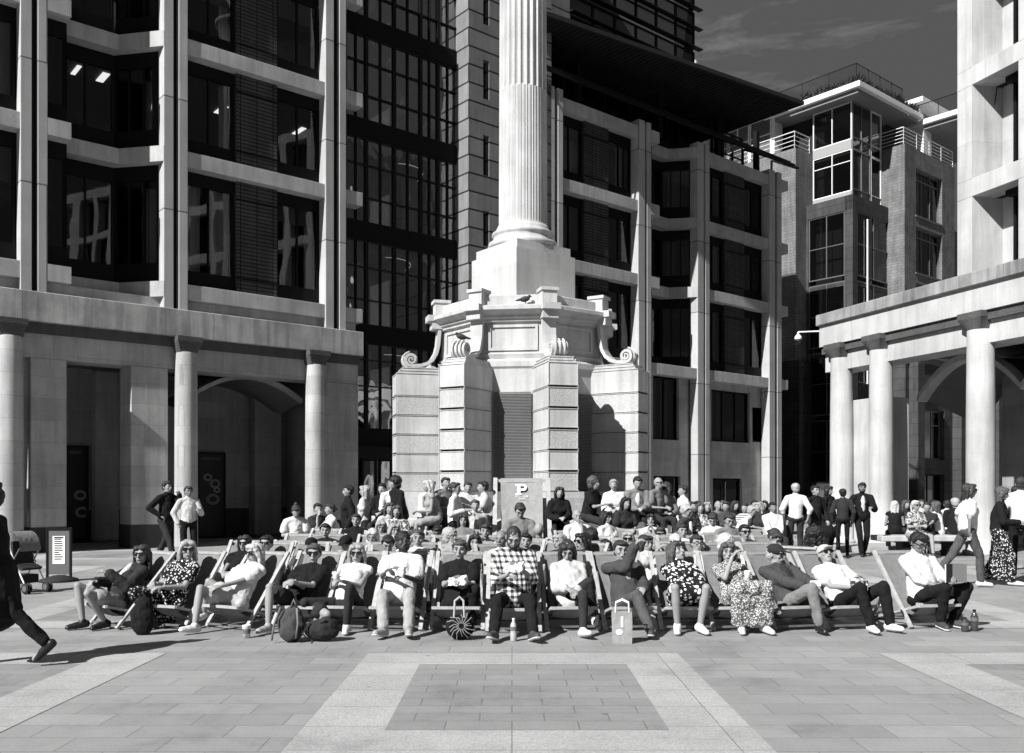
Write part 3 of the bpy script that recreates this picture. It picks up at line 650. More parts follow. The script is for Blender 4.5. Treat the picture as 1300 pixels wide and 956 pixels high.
# crane mast seen over the eave
cr = thing('rooftop_rail', 'white metal rooftop post and rails above the end of the dark eave', 'railing', (*K.world(xv-3.5, yv+5), 0), K.a)
M = MB(); zc = 24.0; M.bar((0, 0, zv1+3.0), (0, 0, zv1+6.1), .16); M.bar((-5, 0, zv1+4.2), (1.5, 0, zv1+5.4), .12); M.bar((0, 0, zv1+5.6), (4.5, 0, zv1+4.6), .1); M.bar((0, 0, zv1+4.4), (4.5, 0, zv1+4.0), .1); M.bar((-5, .02, 0), (-5, .02, zv1+4.3), .14); M.bar((4.5, .02, zv1+2), (4.5, .02, zv1+4.7), .1); M.build('rails', 'white_metal', cr)
# ================================================================== THE MONUMENT
MX, MY = .27, 22.5; MR = R(-7.5)
mo = thing('monument_column', 'tall white fluted stone column on an octagonal buttressed base with scrolls', 'monument', (MX, MY, 0), MR)
# in the monument's own frame octagon corners lie at -22.5, 22.5, ... from the direction of the camera (-Y)
def pol(ang, r, off=0):                       # ang: degrees clockwise seen from camera = towards image right
    a = R(ang); d = V((math.sin(a), -math.cos(a), 0)); s = V((math.cos(a), math.sin(a), 0)); return d*r+s*off
def octo(r, rot=22.5): return [tuple(pol(rot+45*k, r)[:2]) for k in range(8)]
def oct_ring(prof, name, mat, r8=True):
    M = MB(); M.loft([[(*pol(22.5+45*k, r)[:2], z) for k in range(8)] for r, z in prof]); return M.build(name, mat, mo)
oct_ring([(4.2, 0), (4.2, .44), (4.17, .47), (3.75, .47)], 'lower_step', 'granite_base')
oct_ring([(3.8, .3), (3.8, .92), (3.77, .95), (3.2, .951)], 'seat_ledge', 'portland')
# plinth follows the buttress plan
def star(ro, wo, ri):
    pts = []
    for k in range(8):
        a = 22.5+45*k
        pts += [pol(a, ro, -wo/2), pol(a, ro, wo/2), pol(a+22.5, ri, 0)]
    return [(p.x, p.y) for p in pts]
M = MB(); 
for (ro, wo, ri), (z0, z1) in zip([(3.55, 1.1, 2.35), (3.42, .95, 2.25), (3.28, .85, 2.15)], [(.95, 1.25), (1.25, 1.4), (1.4, 1.53)]): M.prism(star(ro, wo, ri), z0, z1-.001)
M.build('plinth', 'portland', mo)
JZ = [1.53, 1.97, 2.42, 2.87, 3.32, 3.77]
# core walls with louvred openings
oct_ring([(2.12, 1.53), (2.12, 3.78), (2.12, 4.28), (2.16, 4.33), (2.16, 4.45), (2.12, 4.5)], 'core_wall', 'portland_white')
for k in range(8):
    a = 45*k; M = MB()
    for i in range(66):
        z = 1.55+i*.0335; c = pol(a, 2.0); s = V((math.cos(R(a)), math.sin(R(a)), 0)); d = V((math.sin(R(a)), -math.cos(R(a)), 0))
        M.loft([[c+s*w+d*.0+V((0, 0, z)), c+s*w+d*.03+V((0, 0, z+.003)), c+s*w+d*.03+V((0, 0, z+.020)), c+s*w+V((0, 0, z+.028))] for w in (-.42, .42)])
    M.build('louvre_panel', 'louvre', mo)
for k in range(8):
    a = 22.5+45*k; d = V((math.sin(R(a)), -math.cos(R(a)), 0)); s = V((math.cos(R(a)), math.sin(R(a)), 0))
    bt = None
    def blk(r0, r1, w, z0, z1, c=.015):
        bm = bmesh.new(); bmesh.ops.create_cube(bm, size=1)
        for v in bm.verts: q = d*((r0+r1)/2+v.co.y*(r1-r0))+s*v.co.x*w; v.co = V((q.x, q.y, (z0+z1)/2+v.co.z*(z1-z0)))
        if c: bmesh.ops.bevel(bm, geom=bm.edges[:], offset=c, segments=2, affect='EDGES')
        bm.verts.index_update(); return [v.co.copy() for v in bm.verts], [[v.index for v in f.verts] for f in bm.faces]
    M = MB(); M.m = 2; M.add(*blk(1.7, 3.1, .60, 1.53, 3.77, 0))      # core behind the joints
    for i in range(5):
        M.m = 1 if i % 2 == 0 else 0
        M.add(*blk(1.7, 3.14, .66, JZ[i]+.022, JZ[i+1]-.022))
    M.m = 0; M.add(*blk(1.7, 3.14, .66, 3.792, 4.28)); M.add(*blk(1.7, 3.06, .60, 4.28, 4.35)); M.add(*blk(1.7, 3.0, .54, 4.35, 4.42))
    bt = M.build('buttress', ['portland_white', 'portland_rough', 'dark_metal'], mo)
    # scroll bracket : thick ribbon in the radial plane ending in a volute
    path = [(2.06, 5.38), (2.07, 5.2), (2.09, 5.0), (2.14, 4.80), (2.24, 4.63), (2.38, 4.52), (2.55, 4.465), (2.72, 4.455)]
    cv = V((2.78, 4.635)); r0 = .18
    for i in range(1, 44):
        th = -math.pi/2+i*.30; r = r0*(1-i/46); path.append((cv.x+r*math.cos(th), cv.y+r*math.sin(th)))
    M = MB(); n = len(path); w = .16
    def pt(r, z, o): q = d*r+s*o; return (q.x, q.y, z)
    L0, L1 = [], []
    for i, (r, z) in enumerate(path):
        a_, b_ = path[max(0, i-1)], path[min(n-1, i+1)]; t = V((b_[0]-a_[0], b_[1]-a_[1])).normalized(); nn = V((-t.y, t.x)); th_ = .065 if i < 8 else .065*(1-.72*(i-8)/(n-8))
        if i < 8: th_ = .075
        L0.append((r-nn.x*0, z-nn.y*0)); L1.append((r+nn.x*th_, z+nn.y*th_))
    rings = []
    for i in range(n):
        (r, z), (r2, z2) = L0[i], L1[i]; ring = []
        wi = w*(1.0 if i < 4 else 1.12)
        rings.append([pt(r, z, -wi), pt(r, z, wi), pt(r2, z2, wi), pt(r2, z2, -wi)])
    M.loft(rings)
    # recessed cheek closing the volute so that the spiral reads as relief
    m = 20; M.loft([[pt(cv.x+.155*math.cos(2*math.pi*j/m), cv.y+.155*math.sin(2*math.pi*j/m), o) for j in range(m)] for o in (-.13, .13)])
    for o in (-.1, 0, .1):                   # flutes on the bracket's face and volute
        M.tube([pt(p[0]-.0, p[1], o) for p in path[:8]]+[pt(cv.x+.187*math.cos(-math.pi/2+j*.3), cv.y+.187*math.sin(-math.pi/2+j*.3), o) for j in range(1, 11)], .022, 6)
    M.build('scroll_bracket', 'portland_white', mo)
    MB().add(*blk(1.9, 2.9, .46, 4.421, 4.445, 0)).build('scroll_plinth', 'portland_white', mo)
# drum with sunk panels, mouldings, parapet and corner blocks
oct_ring([(2.04, 4.5), (2.08, 4.62), (2.02, 4.66), (2.02, 5.32), (2.1, 5.35), (2.1, 5.40), (2.16, 5.43), (2.16, 5.48), (2.3, 5.56), (2.34, 5.58), (2.34, 5.66), (2.22, 5.70), (2.1, 5.72)], 'drum', 'portland_white')
oct_ring([(2.1, 5.70), (2.1, 5.92), (2.06, 5.94)], 'parapet', 'portland_white')
for k in range(8):
    a = 45*k; c = pol(a, 2.02*math.cos(R(22.5))); s = V((math.cos(R(a)), math.sin(R(a)), 0)); d = V((math.sin(R(a)), -math.cos(R(a)), 0)); M = MB()
    def pb(x0, x1, z0, z1, t=.035): M.loft([[c+s*x+d*y+V((0, 0, z)) for y, z in ((-.01, z0), (t, z0), (t, z1), (-.01, z1))] for x in (x0, x1)])
    pb(-.56, .56, 4.70, 4.76); pb(-.56, .56, 5.22, 5.28); pb(-.56, -.50, 4.76, 5.22); pb(.50, .56, 4.76, 5.22); M.build('panel_moulding', 'portland_white', mo)
    a = 22.5+45*k; d = V((math.sin(R(a)), -math.cos(R(a)), 0)); s = V((math.cos(R(a)), math.sin(R(a)), 0)); M = MB()
    def kb(r0, r1, w, z0, z1): M.loft([[d*r+s*o+V((0, 0, z)) for r, o in ((r0, -w/2), (r1, -w/2), (r1, w/2), (r0, w/2))] for z in (z0, z1)])
    kb(1.85, 2.2, .34, 5.70, 6.0); kb(1.83, 2.24, .40, 6.0, 6.07); kb(1.85, 2.38, .42, 5.56, 5.70); kb(1.85, 2.28, .36, 5.38, 5.56)
    M.build('corner_block', 'portland_white', mo)
MB().prism(octo(2.05), 5.5, 5.73).build('drum_top', 'portland', mo)
# square pedestal : its corner points at the viewer like the middle face
def sqr(h): return [tuple(pol(45+90*k-45, h*math.sqrt(2))[:2]) for k in range(4)]
M = MB(); M.prism(sqr(.90), 5.7, 7.2); M.prism(sqr(.82), 7.2, 7.42); M.build('pedestal', 'portland_block', mo)
prof = [(.80, 7.42), (.84, 7.44), (.86, 7.50), (.84, 7.56), (.76, 7.59), (.74, 7.64), (.72, 7.68), (.74, 7.72), (.77, 7.75), (.76, 7.80), (.70, 7.83), (.67, 7.86), (.66, 7.9), (.62, 7.98)]
MB().lathe(prof, 64).build('column_base', 'portland_white', mo, smooth=True)
# fluted shaft : deep flutes above, filled (cabled) flutes below
def flut(z, r, dep, cab):
    ring = []; NF = 24; per = 10
    for i in range(NF):
        for j in range(per):
            t = j/per; a = 2*math.pi*(i+t)/NF
            if t < .16: rr = r
            else:
                u = (t-.16)/.84; prof_ = math.sin(math.pi*u)
                if cab: rr = r-dep*.45*min(1, prof_*3.2)+dep*.40*max(0, math.sin(math.pi*min(1, max(0, (u-.12)/.76))))
                else: rr = r-dep*prof_**.6
            ring.append((rr*math.cos(a), rr*math.sin(a), z))
    return ring
def rad(z): return .595-.0035*(z-8)
zc_ = 11.25
MB().loft([flut(7.98, .6, .0, False), flut(8.04, rad(8), .03, True)]+[flut(z, rad(z), .04, True) for z in (9, 10, zc_)]).build('cabled_shaft', 'portland_white', mo)
MB().loft([flut(zc_+.001, rad(zc_), .02, False), flut(zc_+.05, rad(zc_), .055, False)]+[flut(z, rad(z), .055, False) for z in (13, 15, 17, 18)]).build('fluted_shaft', 'portland_white', mo)
MB().lathe([(.55, 18), (.6, 18.1), (.55, 18.2), (.6, 18.7), (.85, 19.3), (.9, 19.32), (.9, 19.45), (.5, 19.5), (.3, 20), (.6, 20.6), (.5, 21.2), (.05, 21.9)], 32).build('capital_and_urn', 'portland_white', mo, smooth=True)
def pigeon(p, rz, label):
    M = MB(); M.ell((0, 0, .09), ((.06, 0, 0), (0, .11, .03), (0, -.02, .06))); M.ell((0, .1, .155), ((.032, 0, 0), (0, .036, 0), (0, 0, .034))); M.cap((0, .06, .11), (0, .1, .15), .04, .03); M.cap((0, .12, .155), (0, .16, .145), .01, .004)
    M.cap((0, -.08, .08), (0, -.2, .05), .035, .015, flat=1.4, ax=(1, 0, 0)); M.cap((.02, 0, .05), (.02, .02, 0), .006, .006); M.cap((-.02, 0, .05), (-.02, .02, 0), .006, .006)
    return tag(M.build('pigeon', 'bird', None, p, True, (0, 0, rz)), label, 'pigeon', 'pigeons on the monument')
def mp(ang, r, z): q = Matrix.Rotation(MR, 3, 'Z') @ pol(ang, r); return (MX+q.x, MY+q.y, z)
pigeon(mp(-22.5, 2.76, 4.83), R(100), 'dark pigeon perched on the front left stone scroll')
pigeon(mp(8, 2.1, 5.715), R(-80), 'dark pigeon resting on the cornice of the monument drum')

# ================================================================== GROUND
def sheet(name, x0, x1, y0, y1, z, mat):
    o = MB().add([(x0, y0, z), (x1, y0, z), (x1, y1, z), (x0, y1, z)], [(0, 1, 2, 3)]).build(name, mat); return tag(o, kind='structure')
def pave(name, v, bw, bh, j=.55, var=.16, off=.5, grain=.1):
    m, nt, b = base_mat(name, v, .75, .25); tc = nd(nt, 'ShaderNodeTexCoord'); co = tc.outputs['Object']
    br = nd(nt, 'ShaderNodeTexBrick'); br.offset = off; br.inputs['Scale'].default_value = 1; br.inputs['Mortar Size'].default_value = .006; br.inputs['Mortar Smooth'].default_value = .3
    br.inputs['Brick Width'].default_value = bw; br.inputs['Row Height'].default_value = bh; br.inputs['Bias'].default_value = 0
    br.inputs['Color1'].default_value = g3(v*(1-var)); br.inputs['Color2'].default_value = g3(v*(1+var)); br.inputs['Mortar'].default_value = g3(v*j); nt.links.new(co, br.inputs['Vector'])
    st = ramp(nt, noise_t(nt, co, .8, 7, .7), [(.30, .66), (.45, .92), (.65, 1.08)]); sp = ramp(nt, noise_t(nt, co, 60, 4, .7), [(.3, 1-grain*1.6), (.7, 1+grain)])
    gum = nd(nt, 'ShaderNodeTexVoronoi'); gum.inputs['Scale'].default_value = 1.7; nt.links.new(co, gum.inputs['Vector']); gm_ = ramp(nt, gum.outputs['Distance'], [(.03, .6), (.045, 1.0)])
    nt.links.new(mulc(nt, mulc(nt, mulc(nt, br.outputs['Color'], st), sp), gm_), b.inputs['Base Color'])
    bump(nt, b, math_n(nt, 'SUBTRACT', math_n(nt, 'MULTIPLY', noise_t(nt, co, 40, 4), .3), br.outputs['Fac']), .3, .008)
pave('paving', .27, .62, .31, .68, .10); pave('paving_band', .38, 1.4, .56, .6, .06, 0, .22); pave('paving_inner', .245, .45, .225, .65, .08); plain('asphalt', .09, .9, bstr=.3)
sheet('ground', -600, 600, -300, 900, -.02, 'asphalt'); sheet('paving', -40, 60, -20, 75, 0, 'paving')
def band_frame(x0, x1, y0, y1, w=.56):
    M = MB(); z = .004
    def q(a, b, c, d): M.add([(a, c, z), (b, c, z), (b, d, z), (a, d, z)], [(0, 1, 2, 3)])
    q(x0, x1, y1-w, y1); q(x0, x1, y0, y0+w); q(x0, x0+w, y0+w, y1-w); q(x1-w, x1, y0+w, y1-w)
    tag(M.build('paving_band', 'paving_band'), kind='structure')
    sheet('paving_inner', x0+w, x1-w, y0+w, y1-w, .004, 'paving_inner')
for i in range(-4, 5):
    for j in range(-1, 6):
        xc_ = .1+4.95*i; yt = 8.9+j*5.0
        band_frame(xc_-1.5, xc_+1.5, yt-3.4, yt)
# ================================================================== PEOPLE
SKINPEND = []                                              # objects whose remesh modifiers are baked at the end
CLOUD = bpy.data.textures.new('folds', 'CLOUDS'); CLOUD.noise_scale = .10; CLOUD.noise_depth = 1
CURL = bpy.data.textures.new('curls', 'CLOUDS'); CURL.noise_scale = .035; CURL.noise_depth = 1
def organic(M, name, mat, parent, vox, smooth=3, fold=0, tex=None):
    o = M.build(name, mat, parent, smooth=True)
    r = o.modifiers.new('r', 'REMESH'); r.mode = 'VOXEL'; r.voxel_size = vox; r.use_smooth_shade = True
    if smooth: s = o.modifiers.new('s', 'SMOOTH'); s.factor = .5; s.iterations = smooth
    if fold:
        d = o.modifiers.new('d', 'DISPLACE'); d.texture = tex or CLOUD; d.strength = fold; d.mid_level = .5; d.texture_coords = 'GLOBAL'
    SKINPEND.append(o); return o
def ik(a, t, l1, l2, pole):
    a, t, pole = V(a), V(t), V(pole); d = t-a; L = min(d.length, (l1+l2)*.995); d.normalize(); t = a+d*L
    x = (l1*l1-l2*l2+L*L)/(2*L); h = math.sqrt(max(0, l1*l1-x*x)); p = pole-d*pole.dot(d)
    if p.length < 1e-4: p = d.orthogonal()
    return a+d*x+p.normalized()*h, t
def lerp(a, b, t): return V(a)*(1-t)+V(b)*t

POSES = dict(
 lounge=dict(P=(0, -.07, .285), lean=38, hlean=22, A=((-.17, -.70, .09), (.17, -.72, .09)), kp=(0, -.3, 1), H=((-.07, -.2, .16), (.08, -.2, .17))),
 upchair=dict(P=(0, -.07, .30), lean=16, hlean=0, A=((-.2, -.55, .09), (.2, -.55, .09)), kp=(0, -.3, 1), H=((-.07, -.3, .25), (.08, -.3, .25))),
 bench=dict(P=(0, 0, .52), lean=-8, hlean=-12, A=((-.12, -.5, .09), (.12, -.52, .09)), kp=(0, -.3, 1), H=((-.08, -.32, .2), (.08, -.32, .22))),
 ledge=dict(P=(0, 0, .52), lean=-14, hlean=-25, A=((-.14, -.46, .0), (.14, -.48, .02)), kp=(0, -.3, 1), H=((-.07, -.34, .15), (.07, -.36, .16))),
 stand=dict(P=(0, 0, .93), lean=0, hlean=-4, A=((-.11, 0, .09), (.11, .03, .09)), kp=(0, -1, 0), H=((-.24, -.05, -.05), (.24, -.05, -.04))),
 walk=dict(P=(0, 0, .90), lean=-3, hlean=-6, A=((-.08, -.34, .09), (.08, .38, .15)), kp=(0, -1, .1), H=((-.22, .12, .0), (.22, -.18, .0))),
)
def person(label, pos, th, pose='lounge', hair='short', hc='dark', skin='skin', top='tee', tm='c_white', bot='trousers', bmn='c_dark', shoe='s_black',
           vox=.016, s=1.0, fem=False, yaw=0, pitch=0, roll=0, twist=0, glasses=None, A=None, H=None, P=None, lean=None, hlean=None, kp=None, curl=40, group=None, beard=False, extra=None, barefoot=False, slean=0, kp2=None, jm=None):
    q = dict(POSES[pose]); hi = vox < .0125
    rt = thing('person', label, 'person', pos, R(th), group); rt.scale = (s, s, s)
    rot = Matrix.Rotation(R(th), 3, 'Z').inverted()
    def loc(p): p = V(p); return rot @ (p-V(pos))/s
    Pv = V(P or q['P']); lean = q['lean'] if lean is None else lean; hlean = q['hlean'] if hlean is None else hlean
    sp = V((math.sin(R(slean)), math.sin(R(lean)), math.cos(R(lean)))).normalized(); tw = Matrix.Rotation(R(twist), 3, 'Z')
    rx = tw @ V((1, 0, 0)); rx = (rx-sp*rx.dot(sp)).normalized(); fw = sp.cross(rx)*1.0; fw = rx.cross(sp)*-1 if fw.y > 0 else fw
    if fw.y > 0: fw = -fw
    sw = .155 if fem else .18; hw = .10
    An = [Pv*1 for _ in (0, 1)]; Aq = A or q['A']; An = [V(a) for a in Aq]
    Hh = []
    for h in (H or q['H']): Hh.append(Pv+V(h) if pose not in () else V(h))
    hips = [Pv-V((hw, 0, 0)), Pv+V((hw, 0, 0))]; kps = [kp or q['kp'], kp2 or kp or q['kp']]
    knees, ank = [], []
    for i in (0, 1):
        pole = V(kps[i])+V(((-.12, .12)[i], 0, 0)); k, a = ik(hips[i], An[i], .43, .42, pole); knees.append(k); ank.append(a)
    sh = [Pv+sp*.45-rx*sw, Pv+sp*.45+rx*sw]; neck = Pv+sp*.53
    elb, wr = [], []
    for i in (0, 1):
        e, w_ = ik(sh[i], Hh[i], .28, .25, V(((-.5, .5)[i], .35, -1))); elb.append(e); wr.append(w_)
    hd = V((0, math.sin(R(hlean)), math.cos(R(hlean)))); hm = Matrix.Rotation(R(yaw), 3, 'Z') @ Matrix.Rotation(R(pitch), 3, 'X') @ Matrix.Rotation(R(roll), 3, 'Y')
    hu = (hm @ V((0, 0, 1))); hf = (hm @ V((0, -1, 0))); hr = hf.cross(hu)*-1; hr = hm @ V((1, 0, 0)); hc_ = neck+hd*.045+hu*.092
    def hp(x, y, z): return hc_+(hr*x+hf*y+hu*z)*1.04             # head coordinates: right, forward, up
    def hax(a, b, c): return (hr*a*1.04, hf*b*1.04, hu*c*1.04)
    # ---- body
    def torso(M, g):
        M.ell(Pv+sp*.03, (V((.155+g, 0, 0)), fw*(.11+g), sp*(.12+g)), 16, 10)
        M.cap(Pv+sp*.05, Pv+sp*.3, .125+g, .13+g, 14, .95 if fem else 1.02, rx); M.ell(Pv+sp*.34, (rx*(.138+g if fem else .155+g), fw*(.10+g), sp*(.16+g)), 16, 10)
        [M.cap(neck-sp*.035, sh[i_]+sp*.002, .05+g, .045+g, 10) for i_ in (0, 1)]; M.cap(Pv+sp*.40, neck-sp*.01, .10+g, .045+g, 10)
        if fem:
            for sx in (-1, 1): M.ell(Pv+sp*.33+rx*sx*.07+fw*.075, (rx*(.055+g), fw*(.05+g), sp*(.055+g)), 10, 8)
    M = MB(); torso(M, -.004)
    M.cap(neck-sp*.03, hc_-hu*.05-hf*.01, .054 if not fem else .046, .052 if not fem else .045, 12)
    M.ell(hp(0, -.012, .012), hax(.074, .094, .098), 16, 12); M.ell(hp(0, .028, -.052), hax(.052, .056, .062), 14, 10); M.ell(hp(0, .055, -.088), hax(.027, .024, .02), 10, 6)
    M.cap(hp(0, .082, .014), hp(0, .104, -.026), .009, .0145, 8)
    for sx in (-1, 1):
        M.ell(hp(sx*.077, -.012, -.005), hax(.009, .02, .032), 8, 6); M.ell(hp(sx*.038, .058, -.02), hax(.024, .022, .022), 8, 6); M.cap(hp(sx*.016, .086, .028), hp(sx*.045, .074, .032), .009, .008, 6)
    M.cap(hp(-.016, .083, -.054), hp(.016, .083, -.054), .0085, .0085, 6)
    for i in (0, 1):
        M.cap(sh[i], elb[i], .042, .034, 12); M.cap(elb[i], wr[i], .034, .023, 12); sx = (-1, 1)[i]
        d = (wr[i]-elb[i]).normalized(); d = (d+V((-sx*.25, -.25, 0))).normalized(); up = V((sx*.35, 0, 1)); si = d.cross(up).normalized(); nn = si.cross(d).normalized()
        pc = wr[i]+d*.055; M.ell(pc-d*.0, (si*.042, nn*.016, d*.055), 10, 8); M.cap(wr[i], pc, .024, .03, 8, .6, nn)
        ca = R(curl)
        for f in range(4):
            o_ = (-.03+.02*f); b0 = wr[i]+d*.09+si*o_; l = (.075, .085, .08, .062)[f if i else 3-f]*.5
            d1 = (d*math.cos(ca)-nn*math.sin(ca)); d2 = (d*math.cos(ca*2.1)-nn*math.sin(ca*2.1)); b1 = b0+d1*l; b2 = b1+d2*l
            M.cap(b0-d*.02, b1, .0095, .009, 6); M.cap(b1, b2, .009, .0075, 6)
        ts = -sx if abs(si.x) > .1 and si.x > 0 else (sx if abs(si.x) > .1 else 1)
        t0 = wr[i]+d*.03+si*ts*.028; t1 = t0+(d*.6+si*ts*.7-nn*.3).normalized()*.04; M.cap(t0, t1, .012, .0105, 6); M.cap(t1, t1+(d*.9+si*ts*.1-nn*.4).normalized()*.03, .0105, .008, 6)
        M.cap(hips[i], knees[i], .072, .046, 14); M.cap(knees[i], lerp(knees[i], ank[i], .35), .044, .048, 12); M.cap(lerp(knees[i], ank[i], .35), ank[i], .048, .031, 12)
        M.cap(hips[i], Pv+V((0, 0, .04)), .085, .1, 12)
    # feet point away from the shin, along the ground
    fts = []
    for i in (0, 1):
        sx = (-1, 1)[i]; shn = (ank[i]-knees[i]).normalized(); f = V((sx*.22, -1, 0)); f = (f-shn*f.dot(shn)*.45); f.normalize()
        if pose in ('walk', 'stand'): f = V((sx*.12, -1, 0)).normalized()
        if pose == 'walk' and i == 1: f = V((0, -.75, -.66))
        if pose == 'lounge' or pose == 'upchair' or pose == 'bench':
            if An[i].z < .16: f.z = max(f.z, -.05) if f.z > 0 else -.05; f.normalize()
        fts.append(f); M.cap(ank[i]-f*.03-V((0, 0, .035)), ank[i]+f*.14-V((0, 0, .045)), .036, .026, 10)
    sk = dict(skin='lip', skin_tan='lip', skin_brown='lip_dark', skin_dark='lip_dark')[skin]
    body = organic(M, 'body', skin, rt, vox*.62 if hi else vox*.85, 2)
    # face marks
    if vox < .018:
        M = MB()
        for sx in (-1, 1):
            if not glasses: MB().ell(hp(sx*.031, .079, .008), hax(.013, .006, .006), 8, 6).build('eye', 'eye_dark', rt, smooth=True)
        M = MB()
        for sx in (-1, 1):
            if glasses != 'sun' and hair != 'bald': MB().cap(hp(sx*.018, .094, .033), hp(sx*.048, .082, .034), .0045, .003, 6).build('eyebrow', 'h_'+(hc if hc not in ('blonde', 'white') else 'fair'), rt, smooth=True)
        M = MB(); M.cap(hp(-.02, .091, -.055), hp(.02, .091, -.055), .0055, .0055, 6); M.build('mouth', sk, rt, smooth=True)
    if glasses:
        M = MB()
        if glasses == 'sun':
            for sx in (-1, 1): M.ell(hp(sx*.034, .092, .008), hax(.031, .008, .022), 12, 8); M.bar(hp(sx*.062, .085, .018), hp(sx*.08, -.01, .016), .006, .01, hu)
            M.bar(hp(-.02, .1, .018), hp(.02, .1, .018), .006, .008, hu)
            M.build('sunglasses', 'lens', rt, smooth=True)
        else:
            for sx in (-1, 1):
                M.tube([hp(sx*.034+.026*math.cos(a), .098, .006+.02*math.sin(a)) for a in [math.pi*k/6 for k in range(13)]], .0032, 6); M.bar(hp(sx*.06, .095, .014), hp(sx*.08, -.01, .012), .005, .006, hu)
            M.bar(hp(-.01, .1, .01), hp(.01, .1, .01), .005, .005, hu); M.build('glasses', 'lens', rt)
    if beard:
        M = MB(); M.ell(hp(0, .036, -.075), hax(.055, .055, .042), 12, 8); M.cap(hp(-.028, .09, -.04), hp(.028, .09, -.04), .007, .007, 6)
        for sx in (-1, 1): M.cap(hp(sx*.062, .0, -.01), hp(sx*.045, .04, -.07), .016, .02, 8)
        organic(M, 'beard', 'h_'+hc, rt, max(vox*.7, .008), 1)
    # ---- hair
    M = MB(); hk = hair; cap_on = False
    if hair in ('cap', 'buckethat'):
        cap_on = True; M2 = MB(); M2.ell(hp(0, -.014, .045), hax(.086, .104, .078), 16, 10); M2.cap(hp(0, .05, .055), hp(0, .14, .042), .055, .045, 12, .16, hu)
        organic(M2, 'cap', jm or 'c_dark', rt, max(vox*.6, .008), 2); hk = 'long' if fem else 'short'
    if hk != 'bald':
        t = 1.0 if not cap_on else .93
        M.ell(hp(0, -.034, .034), hax(.083*t, .092*t, .084*t), 16, 12) if hk not in ('balding', 'shaved') else M.ell(hp(0, -.018, .016), hax(.079, .097, .100), 16, 12) if hk == 'shaved' else M.ell(hp(0, -.04, -.015), hax(.083, .085, .055), 16, 12)
        if hk in ('short', 'quiff'):
            M.ell(hp(0, -.045, -.02), hax(.074, .07, .06), 12, 8)
            if not cap_on: M.ell(hp(.005, .04, .078), hax(.066, .056, .032 if hk == 'short' else .048), 12, 8); [M.cap(hp(sx*.074, .02, .06), hp(sx*.076, .0, .005), .018, .014, 8) for sx in (-1, 1)]
        if hk == 'balding': pass
        if hk in ('afro',): M.ell(hp(0, -.02, .045), hax(.09, .098, .082), 14, 10); M.ell(hp(0, -.045, -.02), hax(.078, .07, .06), 12, 8)
        if hk in ('long', 'bob', 'parted', 'big'):
            Lh = {'long': .30, 'bob': .13, 'parted': .24, 'big': .2}[hk]; g = 1.3 if hk == 'big' else 1
            for sx in (-1, 1):
                M.ell(hp(sx*.035, .035, .072), hax(.05, .06, .034), 10, 8); M.cap(hp(sx*.01, .06, .092), hp(sx*.072, .048, .045), .012, .012, 8); M.cap(hp(sx*.07, .055, .04), hp(sx*.08, .02, -.03), .017, .02, 8)
                M.cap(hp(sx*.072*g, .022, .045), hp(sx*.088*g, .0, -.05), .022*g, .026*g, 8); M.cap(hp(sx*.086*g, .0, -.05), hp(sx*.088*g, .005, -.05)-V((0, -.01, Lh-.05)), .026*g, .015, 8)
                M.cap(hp(sx*.06, -.05, 0), hp(sx*.07*g, -.05, 0)-V((0, -.01, Lh)), .042*g, .02, 8)
            M.cap(hp(0, -.07, .02), hp(0, -.06, 0)-V((0, -.01, Lh)), .052*g, .03, 10)
            if hk == 'big': M.ell(hp(0, -.03, .04), hax(.12, .12, .11), 14, 10)
        if hk in ('bun', 'pony', 'tied'):
            M.ell(hp(0, -.045, -.015), hax(.076, .07, .06), 12, 8); M.ell(hp(0, .03, .072), hax(.07, .062, .034), 12, 8); [M.cap(hp(sx*.072, .03, .055), hp(sx*.077, .0, .0), .017, .014, 8) for sx in (-1, 1)]
            if hk == 'bun': M.ell(hp(0, -.07, .125), hax(.04, .04, .035), 10, 8)
            if hk == 'pony': M.cap(hp(0, -.11, .05), hp(0, -.17, -.02), .028, .03, 8); M.cap(hp(0, -.17, -.02), hp(0, -.15, -.02)-V((0, 0, .2)), .03, .012, 8)
            if hk == 'tied': M.ell(hp(0, -.12, .0), hax(.035, .035, .03), 10, 8)
        if hk == 'curly': M.ell(hp(0, -.03, .04), hax(.115, .12, .105), 14, 10); M.ell(hp(0, -.05, -.04), hax(.11, .08, .09), 12, 8)
        organic(M, 'hair', 'h_'+hc, rt, max(vox*.62, .0075), 1, .03 if hk in ('curly', 'big', 'afro') else .012, CURL)
    # ---- clothes
    cv = max(vox*.8, .0095); g = .019; tb = bot
    if top != 'none':
        M = MB(); torso(M, g)
        if top in ('jacket', 'coat'):
            M.ell(Pv+sp*.06, (V((.175+g, 0, 0)), fw*(.125+g), sp*(.12+g)), 16, 10); g2 = g+.010
        else: g2 = g
        fr = {'tee': (.62, 0), 'sleeveless': (.02, 0), 'long': (1, .96), 'dress': (.55, 0), 'jacket': (1, .98), 'coat': (1, .98), 'rolled': (1, .35)}[top]
        if top == 'sleeveless': pass
        else:
            for i in (0, 1):
                M.cap(sh[i], lerp(sh[i], elb[i], fr[0]), .046+g2, .042+g2*1.3, 12)
                if fr[1]: M.cap(elb[i], lerp(elb[i], wr[i], fr[1]), .041+g2, .033+g2, 12)
        if top in ('long', 'jacket', 'coat', 'rolled'): M.cap(neck-sp*.02-hd*0, neck+hd*.025, .058+g*.5, .058, 12)
        if top == 'coat':
            M.cap(Pv, Pv-V((0, 0, .35)), .2, .24, 14, 1.1, rx)
        if top == 'dress' or bot in ('dress',): pass
